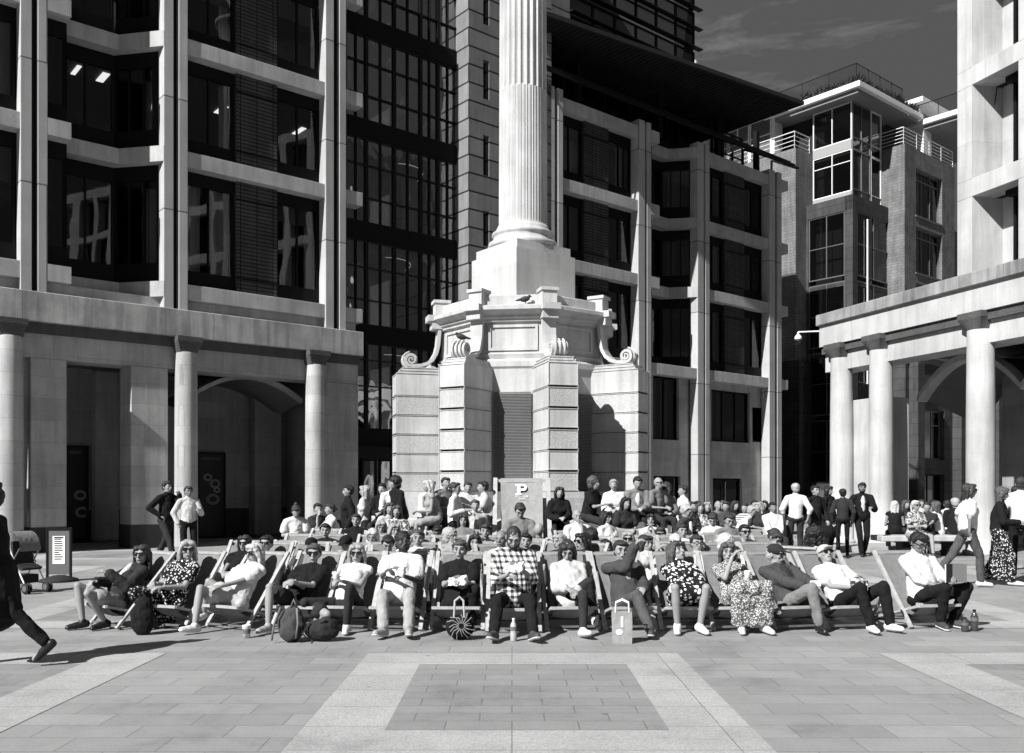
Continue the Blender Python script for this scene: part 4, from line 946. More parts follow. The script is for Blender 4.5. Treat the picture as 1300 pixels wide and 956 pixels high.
        if top not in ('sleeveless', 'coat'):                    # loose waist and hem hanging over the hips
            wa = (.115 if fem else .128)-(.032 if pose in ('stand', 'walk') else 0); M.cap(Pv+sp*.22+fw*.012, Pv+sp*.02+fw*.005, wa+g, wa+.012+g, 16, 1.2, rx)
            if top == 'tee':
                for i in (0, 1): M.cap(lerp(sh[i], elb[i], .25), lerp(sh[i], elb[i], .60), .060+g, .066+g, 12)
        else: M.cap(Pv+sp*.22+fw*.02, Pv+sp*.06, .125+g, .14+g, 14, 1.05, rx)
        organic(M, {'tee': 'top', 'sleeveless': 'top', 'long': 'shirt', 'rolled': 'shirt', 'dress': 'dress_top', 'jacket': 'jacket', 'coat': 'coat'}[top], tm, rt, cv, 7 if hi else 3, .026 if hi else .014)
        if top == 'jacket' and jm:                          # lighter shirt showing at the open front
            M = MB(); M.ell(Pv+sp*.27+fw*(.105), (rx*.062, fw*.05, sp*.23)); organic(M, 'shirt_front', jm, rt, cv, 1)
    if bot in ('trousers', 'shorts', 'leggings'):
        g3_ = {'trousers': .019, 'shorts': .032, 'leggings': .007}[bot]; M = MB()
        M.ell(Pv+V((0, 0, .01)), (V((.165+g*.5, 0, 0)), V((0, .125+g*.5, 0)), V((0, 0, .115))), 16, 10)
        for i in (0, 1):
            M.cap(hips[i], Pv, .088+g3_*.5, .11, 12)
            if bot == 'shorts': M.cap(hips[i], lerp(hips[i], knees[i], .62), .084+g3_*.6, .066+g3_, 14)
            else:
                M.cap(hips[i], knees[i], .076+g3_*.6, .048+g3_, 14); m_ = lerp(knees[i], ank[i], .4); M.cap(knees[i], m_, .046+g3_, .046+g3_*.9, 12); M.cap(m_, lerp(knees[i], ank[i], .93), .046+g3_*.9, .036+g3_*1.1, 12)
        organic(M, bot if bot != 'leggings' else 'leggings', bmn, rt, cv, 2, .026 if bot != 'leggings' and hi else .015)
    elif bot in ('skirt', 'longskirt', 'dress', 'longdress'):
        M = MB(); M.ell(Pv+V((0, 0, .0)), (V((.175, 0, 0)), V((0, .135, 0)), V((0, 0, .12))), 16, 10); full = bot in ('longskirt', 'longdress')
        for i in (0, 1): M.cap(hips[i], lerp(hips[i], knees[i], 1.0 if full else .8), .1, .085, 14)
        for t in ([.2, .5, .8] if not full else [.2, .4, .6, .8, 1.0]): a_, b_ = lerp(hips[0], knees[0], t), lerp(hips[1], knees[1], t); M.cap(a_, b_, .085, .085, 12)
        if full:
            for t in (.15, .3, .45, .6, .75, .88):
                a_, b_ = lerp(knees[0], ank[0], t), lerp(knees[1], ank[1], t); e_ = V((.01+.03*t, 0, 0)); M.cap(a_-e_, b_+e_, .07, .07, 12)
        organic(M, 'skirt', bmn, rt, cv, 2, .045 if hi else .03)
    # ---- shoes
    if not barefoot:
        for i in (0, 1):
            M = MB(); f = fts[i]; dn = V((0, 0, -1)) if abs(f.z) < .3 else f.cross(V((1, 0, 0))).normalized()
            if dn.z > 0: dn = -dn
            a0_ = ank[i]-f*.035+dn*.028; t_ = ank[i]+f*.155+dn*.045
            M.cap(a0_, lerp(a0_, t_, .6), .046, .042, 10); M.cap(lerp(a0_, t_, .4), t_, .043, .032, 10)
            M.cap(ank[i]+dn*.02, ank[i]-dn*.0, .045, .043, 10)
            M.cap(a0_+dn*.025, t_+dn*.008, .040, .038, 10, .45, dn)
            o = organic(M, 'shoe', shoe, rt, max(vox*.6, .0075), 1)
            if shoe in ('s_grey', 's_dark', 'c_camo') and hi:
                M = MB(); M.cap(a0_+dn*.034, t_+dn*.02, .044, .04, 10, .3, dn); M.build('sole', 's_white', o, smooth=True)
    if extra: extra(rt, dict(P=Pv, sh=sh, elb=elb, wr=wr, knees=knees, ank=ank, hp=hp, sp=sp, fw=fw, rx=rx, neck=neck, rt=rt))
    rt['_w'] = 0; del rt['_w']
    rt_info[rt.name] = dict(wr=wr, pos=V(pos), th=th, s=s, fw=fw, P=Pv)
    return rt
rt_info = {}
def wp(rt, p): i = rt_info[rt.name]; return i['pos']+Matrix.Rotation(R(i['th']), 3, 'Z') @ (V(p)*i['s'])

# ================================================================== DECKCHAIRS
def deckchair(occupied, label, loc, rz, group, name='deckchair', sc_=1.0, cm_='canvas', wm='wood'):
    t = thing(name, label, 'deckchair', loc, rz, group); t.scale = (sc_,)*3
    tp = V((0, .54, .84)); ft = V((0, -.20, .02)); sf = V((0, -.30, .275)); sb = V((0, .62, .02))
    X = V((1, 0, 0)); M = MB()
    for sx in (-.29, .29): MB().bar(tp+X*sx, ft+X*sx, .028, .045, X).build('back_rail', wm, t)
    M.bar(tp+X*-.3-V((0, .0, .02)), tp+X*.3-V((0, 0, .02)), .028, .028); M.build('top_bar', wm, t)
    MB().bar(ft+X*-.28+V((0, .02, .03)), ft+X*.28+V((0, .02, .03)), .022, .022).build('foot_bar', 'wood_dark', t)
    for sx in (-.25, .25): MB().bar(sf+X*sx, sb+X*sx, .028, .042, X).build('seat_rail', wm, t)
    M = MB(); M.bar(sf+X*-.262, sf+X*.262, .03, .03); M.build('front_bar', wm, t)
    M = MB(); M.bar(sb+X*-.25+V((0, -.03, .015)), sb+X*.25+V((0, -.03, .015)), .028, .028)
    M.bar(sb+X*-.25+V((0, -.13, .07)), sb+X*.25+V((0, -.13, .07)), .028, .028); M.build('rear_bar', 'wood_dark', t)
    M = MB()
    for sx in (-.315, .315): M.bar(lerp(tp, ft, .42)+X*sx, lerp(sf, sb, .86)+X*sx+V((0, 0, .03)), .02, .035, X)
    M.bar(lerp(sf, sb, .86)+X*-.315+V((0, 0, .03)), lerp(sf, sb, .86)+X*.315+V((0, 0, .03)), .026); M.build('prop_frame', 'wood_dark', t)
    pr = [(.55, .845), (.51, .79), (.43, .65), (.33, .47), (.22, .30), (.12, .19), (.0, .145), (-.12, .155), (-.22, .205), (-.305, .29)] if occupied else [(.55, .845), (.49, .76), (.41, .64), (.30, .49), (.19, .37), (.08, .29), (-.02, .26), (-.12, .25), (-.22, .26), (-.305, .29)]
    n = 9; rings = []
    for k in range(n):
        u = -1+2*k/(n-1); rings.append([(u*(.235-.012*math.sin(math.pi*i/(len(pr)-1))), y+(.0 if i in (0, 9) else .012*(1-u*u)), z-(.0 if i in (0, 9) else .02*(1-u*u))) for i, (y, z) in enumerate(pr)])
    M = MB(); M.loft(rings, False, False)
    M.loft([[V(p)+V((0, .006, -.004)) for p in r][::-1] for r in rings], False, False); M.build('canvas', cm_, t, smooth=True)
    return t
PROTO = {}
def chair(label, loc, rz, group, occ=True):
    if occ not in PROTO: PROTO[occ] = deckchair(occ, label, loc, rz, group); return PROTO[occ]
    c = copy_tree(PROTO[occ]); c.location = loc; c.rotation_euler = (0, 0, rz); c['label'] = label; c['group'] = group; return c
GD = 'grey canvas deckchairs in rows on the paving'
GP = 'people resting in the deckchairs'
def seated(label, who, px, Y, th, **kw):
    """a person in a deckchair whose hips are at photo column px and distance Y"""
    p = at(px, Y); c = chair('grey canvas deckchair '+who, p, R(th*.9), GD)
    kw.setdefault('group', GP); return person(label, p, th, **kw)
# ================================================================== FRONT ROW (feet given by their photo positions)
HV = .0118
def foot(rt_pos, th, px, py, z=.09, s=1.0):
    g = gp(px, py); d = Matrix.Rotation(R(th), 3, 'Z').inverted() @ (V((g.x, g.y, 0))-V((rt_pos.x, rt_pos.y, 0))); return (d.x/s, d.y/s+.08, z)
def front(label, who, px, Y, th, feet=None, **kw):
    p = at(px, Y); s = kw.get('s', 1.0)
    if feet: kw['A'] = tuple(foot(p, th, *f, s=s) if len(f) == 2 else foot(p, th, f[0], f[1], f[2], s) for f in feet)
    kw.setdefault('vox', HV); return seated(label, who, px, Y, th, **kw)
f1 = front('woman in sunglasses with long dark hair, dark jacket and heels, leftmost in the front row', 'turned left under the leftmost woman with long dark hair', 152, 10.68, -42, ((96, 800), (124, 800)), fem=True, hair='long', hc='dark', top='jacket', tm='c_dark', jm='c_light', bot='shorts', bmn='c_mid', glasses='sun', shoe='s_black', yaw=38, H=((-.02, -.2, .26), (.12, -.1, .35)), s=.98)
f2 = front('grey bobbed woman in sunglasses and black dress with white spots, second from left', 'under the grey bobbed woman in a spotted dress', 222, 10.63, -22, ((190, 800), (210, 797)), fem=True, hair='bob', hc='grey', top='dress', tm='c_dots', bot='longdress', bmn='c_dots', glasses='sun', yaw=45, H=((-.06, -.2, .24), (.08, -.2, .2)), lean=30)
f3 = front('blonde woman in sunglasses, loose white tee and bare legs stretched out', 'under the blonde woman in a loose white tee', 302, 10.58, -28, ((240, 806), (252, 797, .16)), fem=True, hair='parted', hc='blonde', top='tee', tm='c_white', bot='shorts', bmn='c_light', glasses='sun', shoe='s_light', yaw=-10, H=((-.1, -.18, .2), (.04, -.22, .22)))
f4 = front('woman in sunglasses and black tee with clasped hands and bare legs', 'under the woman in a black tee with bare knees', 385, 10.53, -14, ((336, 806), (392, 800)), fem=True, hair='tied', hc='brown', top='tee', tm='c_black', bot='shorts', bmn='c_dark', glasses='sun', shoe='s_grey', yaw=16, H=((-.05, -.16, .27), (.02, -.18, .26)))
f5 = front('fair long-haired woman in sunglasses, white sleeveless top and dark leggings', 'under the fair woman in a white sleeveless top', 444, 10.53, -8, ((418, 800), (437, 806)), fem=True, hair='long', hc='fair', top='sleeveless', tm='c_white', bot='leggings', bmn='c_dark', glasses='sun', shoe='s_light', yaw=8, H=((-.12, -.14, .3), (.0, -.16, .27)))
f6 = front('black man in white tee and pale trousers eating from a paper wrap', 'under the man in a white tee and pale trousers', 506, 10.48, -6, ((484, 812), (517, 812)), hair='afro', hc='black', skin='skin_dark', top='tee', tm='c_white', bot='trousers', bmn='c_khaki', shoe='s_grey', yaw=24, pitch=-8, lean=26, hlean=0, H=((-.06, -.24, .33), (.12, -.22, .27)), P=(0, 0, .33), beard=True, s=1.03)
f7 = front('woman in black tee with pulled-back hair and crossed legs holding food', 'under the woman in black with crossed legs', 582, 10.48, -2, ((598, 802), (562, 790, .22)), fem=True, hair='tied', hc='brown', top='tee', tm='c_black', bot='trousers', bmn='c_black', shoe='s_dark', yaw=-4, lean=28, kp=(.1, -.3, 1), kp2=(.0, -.4, 1), H=((-.05, -.22, .3), (.08, -.22, .29)))
f8 = front('balding man in checked shirt and dark jeans leaning forward over his food', 'under the man in a checked shirt', 652, 10.33, 0, ((627, 817), (677, 817)), hair='shaved', hc='dark', top='rolled', tm='c_check', bot='trousers', bmn='c_black', shoe='s_dark', pitch=28, lean=6, hlean=-22, P=(0, 0, .34), H=((-.06, -.3, .28), (.09, -.3, .33)), beard=True, s=1.06)
f9 = front('dark-haired woman in white and grey raglan top looking down at her lap', 'under the woman in a white and grey raglan top', 724, 10.48, 6, ((757, 802, .16), (742, 812)), fem=True, hair='parted', hc='dark', top='long', tm='c_light', bot='leggings', bmn='c_dark', shoe='s_light', pitch=24, yaw=-10, lean=28, kp=(.05, -.3, 1), kp2=(-.1, -.3, 1), H=((-.1, -.2, .2), (.03, -.22, .18)))
f10 = front('man in dark jacket shading his face with one hand, ankle on knee', 'under the man who covers his face with a hand', 795, 10.48, 10, ((829, 812), (806, 778, .40)), hair='short', hc='dark', top='jacket', tm='c_charcoal', jm='c_mid', bot='trousers', bmn='c_denim', shoe='s_dark', lean=30, H=((.06, -.04, .66), (.12, -.2, .2)), kp=(.1, -.3, 1), kp2=(.9, -.4, .5))
f11 = front('woman with long brown hair in a petal-print dress and dark cardigan, face turned up', 'under the woman in a petal-print dress', 868, 10.48, 2, ((862, 806), (891, 806)), fem=True, hair='long', hc='brown', top='long', tm='c_petals', bot='skirt', bmn='c_petals', shoe='s_white', yaw=35, pitch=-22, H=((-.06, -.24, .2), (.14, -.2, .2)), s=1.03)
f12 = front('long-haired woman in speckled long dress with a hand at her mouth and a white cup', 'under the woman in a long speckled dress', 932, 10.48, 4, ((944, 806), (974, 806)), fem=True, hair='long', hc='brown', top='dress', tm='c_leopard', bot='longdress', bmn='c_leopard', shoe='s_light', yaw=-10, H=((-.04, .02, .53), (.1, -.16, .3)), lean=34)
f13 = front('man in dark cap and quilted jacket with earphones and one leg crossed', 'under the man in a cap and quilted jacket', 1002, 10.53, 16, ((1046, 806), (1018, 783, .40)), hair='cap', hc='grey', jm='c_dark', top='jacket', tm='c_charcoal', bot='trousers', bmn='c_grey', shoe='s_black', yaw=30, pitch=4, glasses='sun', lean=40, H=((-.02, -.22, .22), (.14, -.22, .24)), kp=(.1, -.3, 1), kp2=(.8, -.4, .7))
f14 = front('person in pale cap and white tee leaning back with face to the sun', 'under the person in a pale cap and white tee', 1068, 10.58, 14, ((1112, 806), (1136, 804)), hair='cap', hc='brown', jm='c_light', top='tee', tm='c_white', bot='trousers', bmn='c_black', shoe='s_white', pitch=-26, yaw=-8, glasses='sun', lean=40, H=((-.06, -.18, .2), (.1, -.2, .22)))
f15 = front('young man in glasses and white shirt reading a book, rightmost in the front row', 'under the young man reading a book', 1172, 10.68, 12, ((1200, 800), (1215, 798)), hair='quiff', hc='black', skin='skin_tan', top='rolled', tm='c_white', bot='trousers', bmn='c_black', shoe='s_dark', glasses='clear', pitch=24, yaw=4, lean=14, hlean=-10, P=(0, 0, .32), H=((.0, -.28, .16), (.14, -.3, .27)))

# ================================================================== ROWS BEHIND : (label, chair phrase, head px, row distance, angle, options)
NV = .0150
rows = [
 ('woman in black top lying back behind the blonde in the loose white tee', 'behind the blonde in a loose white tee, occupied', 300, 12.9, -6, dict(fem=True, hair='long', hc='dark', tm='c_black', glasses='sun', lean=42)),
 ('man in dark shirt reading his phone left of the man on the phone', 'left of the man on the phone, occupied', 492, 12.5, 6, dict(hair='short', hc='black', tm='c_charcoal', pitch=24)),
 ('fair woman in black top behind the raglan top, looking left', 'behind the raglan top, under a fair woman', 703, 12.8, -20, dict(fem=True, hair='bob', hc='fair', tm='c_black', yaw=-30)),
 ('man in white cap right of the eating woman', 'right of the eating woman, occupied', 862, 12.7, 0, dict(hair='cap', hc='dark', jm='c_light', tm='c_grey', glasses='sun')),
 ('dark-haired man in black shirt in the third row, left of the resting fair woman', 'third row left, under a man in black', 412, 14.7, 6, dict(hair='short', hc='black', tm='c_black', lean=20)),
 ('brown-haired woman in striped top behind the man on the phone', 'third row behind the phone man, occupied', 524, 14.3, 0, dict(fem=True, hair='parted', hc='brown', tm='c_stripe')),
 ('man in dark jacket in the third row just right of the curly-haired woman', 'third row, under a dark-jacketed man', 616, 14.3, 0, dict(hair='quiff', hc='dark', tm='c_dark', top='jacket', jm='c_white', lean=18)),
 ('woman with dark bun in white top in the third row behind the round glasses', 'third row, under a woman with a bun', 868, 14.3, 6, dict(fem=True, hair='bun', hc='dark', tm='c_white', lean=14)),
 ('man in dark shirt and sunglasses behind the curly blonde woman', 'third row behind the curly blonde, occupied', 950, 14.3, 10, dict(hair='short', hc='black', tm='c_dark', glasses='sun', lean=20)),
 ('tall man in black tee in the fourth row below the dark curly-haired ledge sitter', 'fourth row left, under a man in black', 452, 16.6, 0, dict(hair='short', hc='dark', tm='c_black', lean=0, P=(0, 0, .36))),
 ('woman in grey top in the fourth row just left of the giant deckchair', 'fourth row left of the giant deckchair', 588, 16.4, 0, dict(fem=True, hair='long', hc='dark', tm='c_grey', lean=4, P=(0, 0, .36))),
 ('woman in dark visor sunglasses with dark tied hair, left end of the second row', 'at the left end of the second row', 328, 12.5, -8, dict(fem=True, hair='tied', hc='black', glasses='sun', tm='c_white')),
 ('man in a flat dark cap with his head low behind the sunglasses woman in black', 'behind the woman in a black tee', 385, 12.6, -6, dict(hair='cap', hc='dark', jm='c_black', tm='c_charcoal', lean=46)),
 ('man in a black baseball cap and white tee behind the fair woman', 'behind the fair woman, under the man in a black cap', 437, 12.3, 4, dict(hair='cap', hc='black', jm='c_black', tm='c_white', skin='skin_tan', yaw=-20, pitch=14)),
 ('fair woman resting her head on her hand between the rows on the left', 'under the fair woman resting her head', 468, 14.6, -6, dict(fem=True, hair='long', hc='blonde', tm='c_light', pitch=20)),
 ('short-haired man in white shirt speaking on his phone', 'under the man on the phone', 530, 12.4, 4, dict(hair='short', hc='brown', tm='c_white', top='long', H=((-.1, .0, .62), (.1, -.2, .2)), lean=26, s=1.02)),
 ('curly-haired woman looking right, third row left of the giant deckchair', 'under the curly-haired woman in the third row', 574, 14.4, 8, dict(fem=True, hair='curly', hc='grey', tm='c_mid', yaw=40)),
 ('woman with long dark parted hair looking ahead behind the woman in black', 'behind the crossed-legged woman in black', 602, 12.6, 0, dict(fem=True, hair='parted', hc='black', tm='c_floral')),
 ('bald man just behind the man in the checked shirt', 'behind the checked shirt, left of two bald heads', 640, 12.0, 14, dict(hair='bald', tm='c_light', lean=24, skin='skin_tan', yaw=-30, s=1.03)),
 ('short dark-haired man half hidden behind the checked shirt', 'half hidden behind the checked shirt', 668, 13.0, 0, dict(hair='short', hc='black', tm='c_dark')),
 ('bald man seen from behind in front of the giant deckchair', 'in front of the giant deckchair, under a bald man', 684, 14.6, 180, dict(hair='bald', tm='c_dark', lean=10)),
 ('dark-haired woman in sunglasses seen in profile facing left', 'under the woman in profile with sunglasses', 728, 12.4, -30, dict(fem=True, hair='parted', hc='black', glasses='sun', tm='c_dark', yaw=-30, s=1.04)),
 ('woman with dark curly hair and black top bending forward right of the giant deckchair', 'right of the giant deckchair', 745, 14.2, -20, dict(fem=True, hair='curly', hc='black', tm='c_black', pitch=30)),
 ('person lying low with only the forehead above the canvas', 'behind the man who covers his face', 772, 12.7, 0, dict(hair='short', hc='black', tm='c_dark', lean=50)),
 ('fair long-haired woman in sunglasses and striped top in the third row', 'under the woman in a striped top', 797, 13.6, -8, dict(fem=True, hair='long', hc='fair', glasses='sun', tm='c_stripe')),
 ('dark-haired woman looking right and eating in the second row', 'under the dark-haired woman eating', 832, 12.5, 20, dict(fem=True, hair='parted', hc='dark', tm='c_light', yaw=14, H=((-.05, -.1, .5), (.1, -.2, .2)))),
 ('man in wide sunglasses with dark hair in the fourth row', 'in the fourth row under the man in wide sunglasses', 842, 15.0, 0, dict(hair='quiff', hc='dark', glasses='sun', tm='c_dark', skin='skin_tan')),
 ('man in round glasses with short dark hair behind the speckled dress woman', 'under the man in round glasses', 894, 12.5, 10, dict(hair='short', hc='dark', glasses='clear', tm='c_white')),
 ('blonde woman with curly hair behind the speckled dress woman', 'under the curly blonde woman', 934, 12.4, 12, dict(fem=True, hair='curly', hc='blonde', tm='c_white', yaw=10)),
 ('person in white top bending down between the chairs on the right', 'under the person bending down in white', 962, 13.4, 40, dict(fem=True, hair='tied', hc='dark', tm='c_white', pitch=40, lean=-20)),
 ('person with big dark curly hair and white top seen from behind on the right', 'under the person with big dark curls', 1034, 12.5, 150, dict(fem=True, hair='big', hc='black', tm='c_white', lean=8, pitch=20)),
 ('blonde woman in the fourth row left of the seated dark-haired man', 'in the fourth row under a blonde woman', 484, 16.0, 8, dict(fem=True, hair='long', hc='fair', tm='c_stripe', lean=14, pitch=15)),
 ('smiling fair woman in pale top in the fourth row', 'in the fourth row under the smiling woman', 502, 15.0, 14, dict(fem=True, hair='parted', hc='fair', tm='c_light', lean=24, yaw=14)),
 ('dark-haired man in the fourth row looking down, left of the giant deckchair', 'in the fourth row under a man looking down', 551, 16.0, -10, dict(hair='short', hc='black', skin='skin_brown', tm='c_dark', pitch=25)),
 ('man in grey tee with phone leaning forward before the giant deckchair', 'before the giant deckchair, under a man with a phone', 660, 16.4, 4, dict(hair='short', hc='dark', tm='c_grey', lean=-2, pitch=30, P=(0, 0, .42), H=((-.12, -.3, .25), (.12, -.3, .25)), s=1.12)),
 ('older bald man in white shirt with hand on chin right of the giant deckchair', 'under the bald man with hand on chin', 733, 16.0, 10, dict(hair='bald', tm='c_white', top='rolled', lean=0, P=(0, 0, .45), H=((-.1, -.3, .2), (.05, -.12, .5)))),
 ('woman with long dark hair in white top facing right, fourth row', 'under the long-haired woman facing right', 772, 16.2, 40, dict(fem=True, hair='long', hc='black', tm='c_white', lean=4, P=(0, 0, .42), yaw=10)),
 ('woman with dark fringe resting her chin on her hands', 'under the woman resting her chin', 826, 16.8, -10, dict(fem=True, hair='parted', hc='black', tm='c_light', lean=10, P=(0, 0, .36), H=((-.04, -.1, .5), (.04, -.1, .5)))),
 ('man in dark suit looking down in profile beside the right rows', 'under the man in a dark suit', 866, 16.6, 60, dict(hair='short', hc='grey', top='jacket', tm='c_charcoal', jm='c_white', lean=-6, pitch=25, P=(0, 0, .48), s=1.05)),
 ('woman with tied hair in pale dress looking down in the right rows', 'under the woman in a pale dress looking down', 905, 16.2, -20, dict(fem=True, hair='tied', hc='dark', tm='c_light', pitch=28, lean=4, P=(0, 0, .4))),
 ('man with short dark hair and phone facing the camera in the right rows', 'under the man with a phone in the right rows', 925, 15.2, 10, dict(hair='short', hc='dark', tm='c_grey', pitch=22, lean=0, P=(0, 0, .42))),
]
for lb, who, px, Y, th, kw in rows:
    kw.setdefault('vox', NV); kw.setdefault('bot', 'trousers'); kw.setdefault('bmn', random.choice(['c_dark', 'c_denim', 'c_charcoal', 'c_grey']))
    seated(lb, who, px, Y, th, **kw)
# empty chairs filling the rows, each named by its neighbours
for who, px, Y, th in [('empty, standing left of the flat-capped man', 356, 12.9, -8), 
      ('empty, second row in front of the large curly head', 982, 12.5, 12), ('empty at the left end of the third row', 372, 14.8, -6), 
      ('empty at the left end of the fourth row, turned left', 398, 16.8, -16), ('empty in the fourth row beside the fringe woman', 800, 16.6, 4), ('empty, third row between the striped top and the wide sunglasses', 818, 14.4, -10), ('empty, at the right end of the third row', 985, 14.4, 14), ('empty, last in the fourth row on the right', 968, 16.4, 12)]:
    chair('grey canvas deckchair '+who, at(px, Y), R(th), GD, False)

# ================================================================== PEOPLE ON THE MONUMENT STEPS, STANDING, ON BENCHES
BV = .019
def ledge(label, px, Y, z, th, **kw): 
    kw.setdefault('vox', BV); kw.setdefault('group', 'people sitting around the monument base'); kw.setdefault('pose', 'ledge'); return person(label, at(px, Y, z), th, **kw)
ledge('dark-clothed man sitting furthest left on the monument ledge', 488, 18.9, .42, -10, hair='short', hc='black', tm='c_black', top='long')
ledge('man in white shirt bending over his food on the monument ledge', 498, 18.8, .50, 10, hair='short', hc='fair', tm='c_white', top='long')
ledge('curly-haired person in black shirt on the monument ledge, left side', 509, 18.6, .50, -50, hair='curly', hc='black', tm='c_black', top='long', s=1.04)
ledge('man in pale shirt looking down at his hands left of the blonde woman', 541, 18.4, .48, 40, hair='short', hc='dark', tm='c_white', top='rolled', pitch=15)
ledge('blonde woman in sleeveless top with big bag, side on, on the steps', 553, 18.0, .48, -70, fem=True, hair='long', hc='blonde', tm='c_mid', top='sleeveless', bot='skirt', bmn='c_mid')
ledge('man in grey tee with dark hair behind the blonde woman', 562, 18.5, .54, 30, hair='short', hc='dark', tm='c_grey')
ledge('man in light shirt stretching an arm, left of the giant deckchair', 622, 18.4, .46, -80, hair='short', hc='black', tm='c_light', top='tee', bot='shorts', bmn='c_khaki', H=((-.1, -.5, .3), (.1, -.45, .2)))
ledge('man in pale shirt sitting low with folded arms left of the giant deckchair', 602, 18.0, .1, 10, hair='short', hc='brown', tm='c_light', top='rolled', bmn='c_dark')
ledge('dark-haired girl in pale dress bent low below the black curly-haired person', 492, 17.6, .05, 20, fem=True, hair='long', hc='brown', tm='c_light')
ledge('person in black hood right behind the giant deckchair post', 708, 18.3, .35, 10, fem=True, hair='long', hc='dark', tm='c_black', top='jacket')
ledge('woman with pinned curly hair in black tee reaching forward', 746, 18.4, .50, 55, fem=True, hair='curly', hc='brown', tm='c_black', H=((-.05, -.45, .25), (.1, -.4, .22)), s=1.03)
ledge('blonde woman in white long-sleeved top facing front on the ledge', 779, 18.4, .50, -6, fem=True, hair='tied', hc='fair', tm='c_white', top='long')
ledge('man in open grey jacket looking down on the ledge', 807, 18.5, .50, 5, hair='short', hc='black', tm='c_grey', top='jacket', jm='c_white', pitch=15, s=1.04)
ledge('bald man in sunglasses and grey tee on the ledge, seen side on', 829, 18.6, .54, 40, hair='bald', tm='c_grey', glasses='sun', s=1.0)
ledge('woman with curly hair in tweed top beside the bald man in sunglasses', 843, 18.9, .42, 10, fem=True, hair='curly', hc='dark', tm='c_tweed', top='long')
ledge('person in black cardigan sitting below the curly woman in black tee', 790, 17.5, .15, 20, fem=True, hair='long', hc='black', tm='c_dark')
ledge('woman with hair down in pale shirt at the lower left step', 505, 17.3, .0, 0, fem=True, hair='parted', hc='brown', tm='c_floral')
ledge('boy in white tee behind the giant deckchair, at its left post', 593, 19.0, .45, 10, hair='short', hc='dark', tm='c_white')
def stander(label, px, Y, th, **kw):
    kw.setdefault('vox', .017); kw.setdefault('pose', 'stand'); kw.setdefault('group', 'people standing and walking in the square'); kw.setdefault('top', 'long'); return person(label, at(px, Y), th, **kw)
stander('man in pale shirt standing side on beside the monument', 578, 18.4-1.2, 78, hair='short', hc='dark', tm='c_white', bmn='c_black', H=((-.15, -.2, .25), (.15, -.25, .2)))
stander('dark-haired man in black shirt striding, one hand raised to his face', 211, 19.2, 60, pose='walk', hair='quiff', hc='black', tm='c_black', bmn='c_dark', H=((-.2, -.05, .1), (.05, -.32, .52)), s=1.04, vox=.015)
stander('man in pale jacket with a lanyard holding a cup near the second column', 239, 19.0, 35, hair='short', hc='dark', tm='c_light', bmn='c_black', H=((-.22, -.02, -.02), (.15, -.3, .28)), s=.96, vox=.015, skin='skin_tan')
stander('person in long black dress standing with their back turned near the arcade corner', 442, 17.8, -70, fem=True, hair='short', hc='black', top='long', tm='c_black', bot='longskirt', bmn='c_black', s=.97)
stander('fair long-haired woman in pale top standing behind the black dress', 463, 18.8, -100, fem=True, hair='long', hc='fair', tm='c_light', top='tee', bmn='c_light', s=.97)
stander('man in white shirt and dark trousers standing with his back to the camera', 1010, 20.2, 175, hair='short', hc='grey', tm='c_white', top='rolled', bmn='c_dark', H=((-.25, .02, -.03), (.25, .04, -.02)))
stander('young man in black sweater walking beside the white-shirted back', 1034, 20.4, 20, pose='walk', hair='short', hc='black', tm='c_black', bmn='c_dark', s=.99)
stander('dark-clothed woman in a long coat standing under the far arcade corner', 1052, 22.5, 40, fem=True, hair='bob', hc='black', top='coat', tm='c_black', bmn='c_black', s=.97)
stander('person in dark waistcoat with grey patch seen from behind', 1070, 21.5, 170, hair='short', hc='black', tm='c_dark', bmn='c_black', bot='leggings', s=.93)
stander('bearded man in dark suit and pale shirt walking toward the camera', 1094, 21.6, -8, pose='walk', hair='quiff', hc='black', skin='skin_tan', top='jacket', tm='c_black', jm='c_light', bmn='c_black', beard=True, A=((-.04, -.14, .09), (.1, .2, .11)), H=((-.26, -.08, .0), (.16, -.3, .22)), s=1.03, vox=.014)
stander('woman in sunglasses, white blouse and flared jeans striding right', 1228, 14.9, 84, pose='walk', fem=True, hair='bob', hc='dark', glasses='sun', top='tee', tm='c_white', bmn='c_denim', shoe='s_light', H=((-.2, .04, .0), (.22, .0, -.02)), A=((-.02, -.2, .09), (.04, .50, .16)), vox=.0125, s=1.0)
stander('long-haired woman in black top and long speckled skirt carrying a bag', 1268, 15.2, 60, pose='walk', fem=True, hair='long', hc='brown', top='long', tm='c_black', bot='longskirt', bmn='c_dots', shoe='s_white', H=((-.1, -.3, .18), (.12, -.32, .14)), A=((-.06, -.2, .09), (.08, .25, .1)), vox=.0125, pitch=12, s=.97)
stander('man in white shirt and black trousers at the right edge of the picture', 1296, 16.0, 150, pose='stand', hair='short', hc='dark', top='long', tm='c_white', bmn='c_black', H=((-.15, -.3, .2), (.2, -.2, .1)), vox=.0135, s=1.05)
stander('dark-haired person walking out of the picture behind the speckled skirt', 1290, 17.6, 100, pose='walk', hair='short', hc='black', tm='c_dark', bmn='c_dark', s=.98)
stander('figure in long black coat with tied-up dark hair cut by the left edge', -8, 8.25, -84, pose='walk', fem=True, hair='bun', hc='black', top='coat', tm='c_black', bot='trousers', bmn='c_black', shoe='s_black', A=((-.05, -.3, .1), (.05, .5, .2)), H=((-.1, -.26, .2), (.16, -.24, .2)), vox=HV, s=.96)
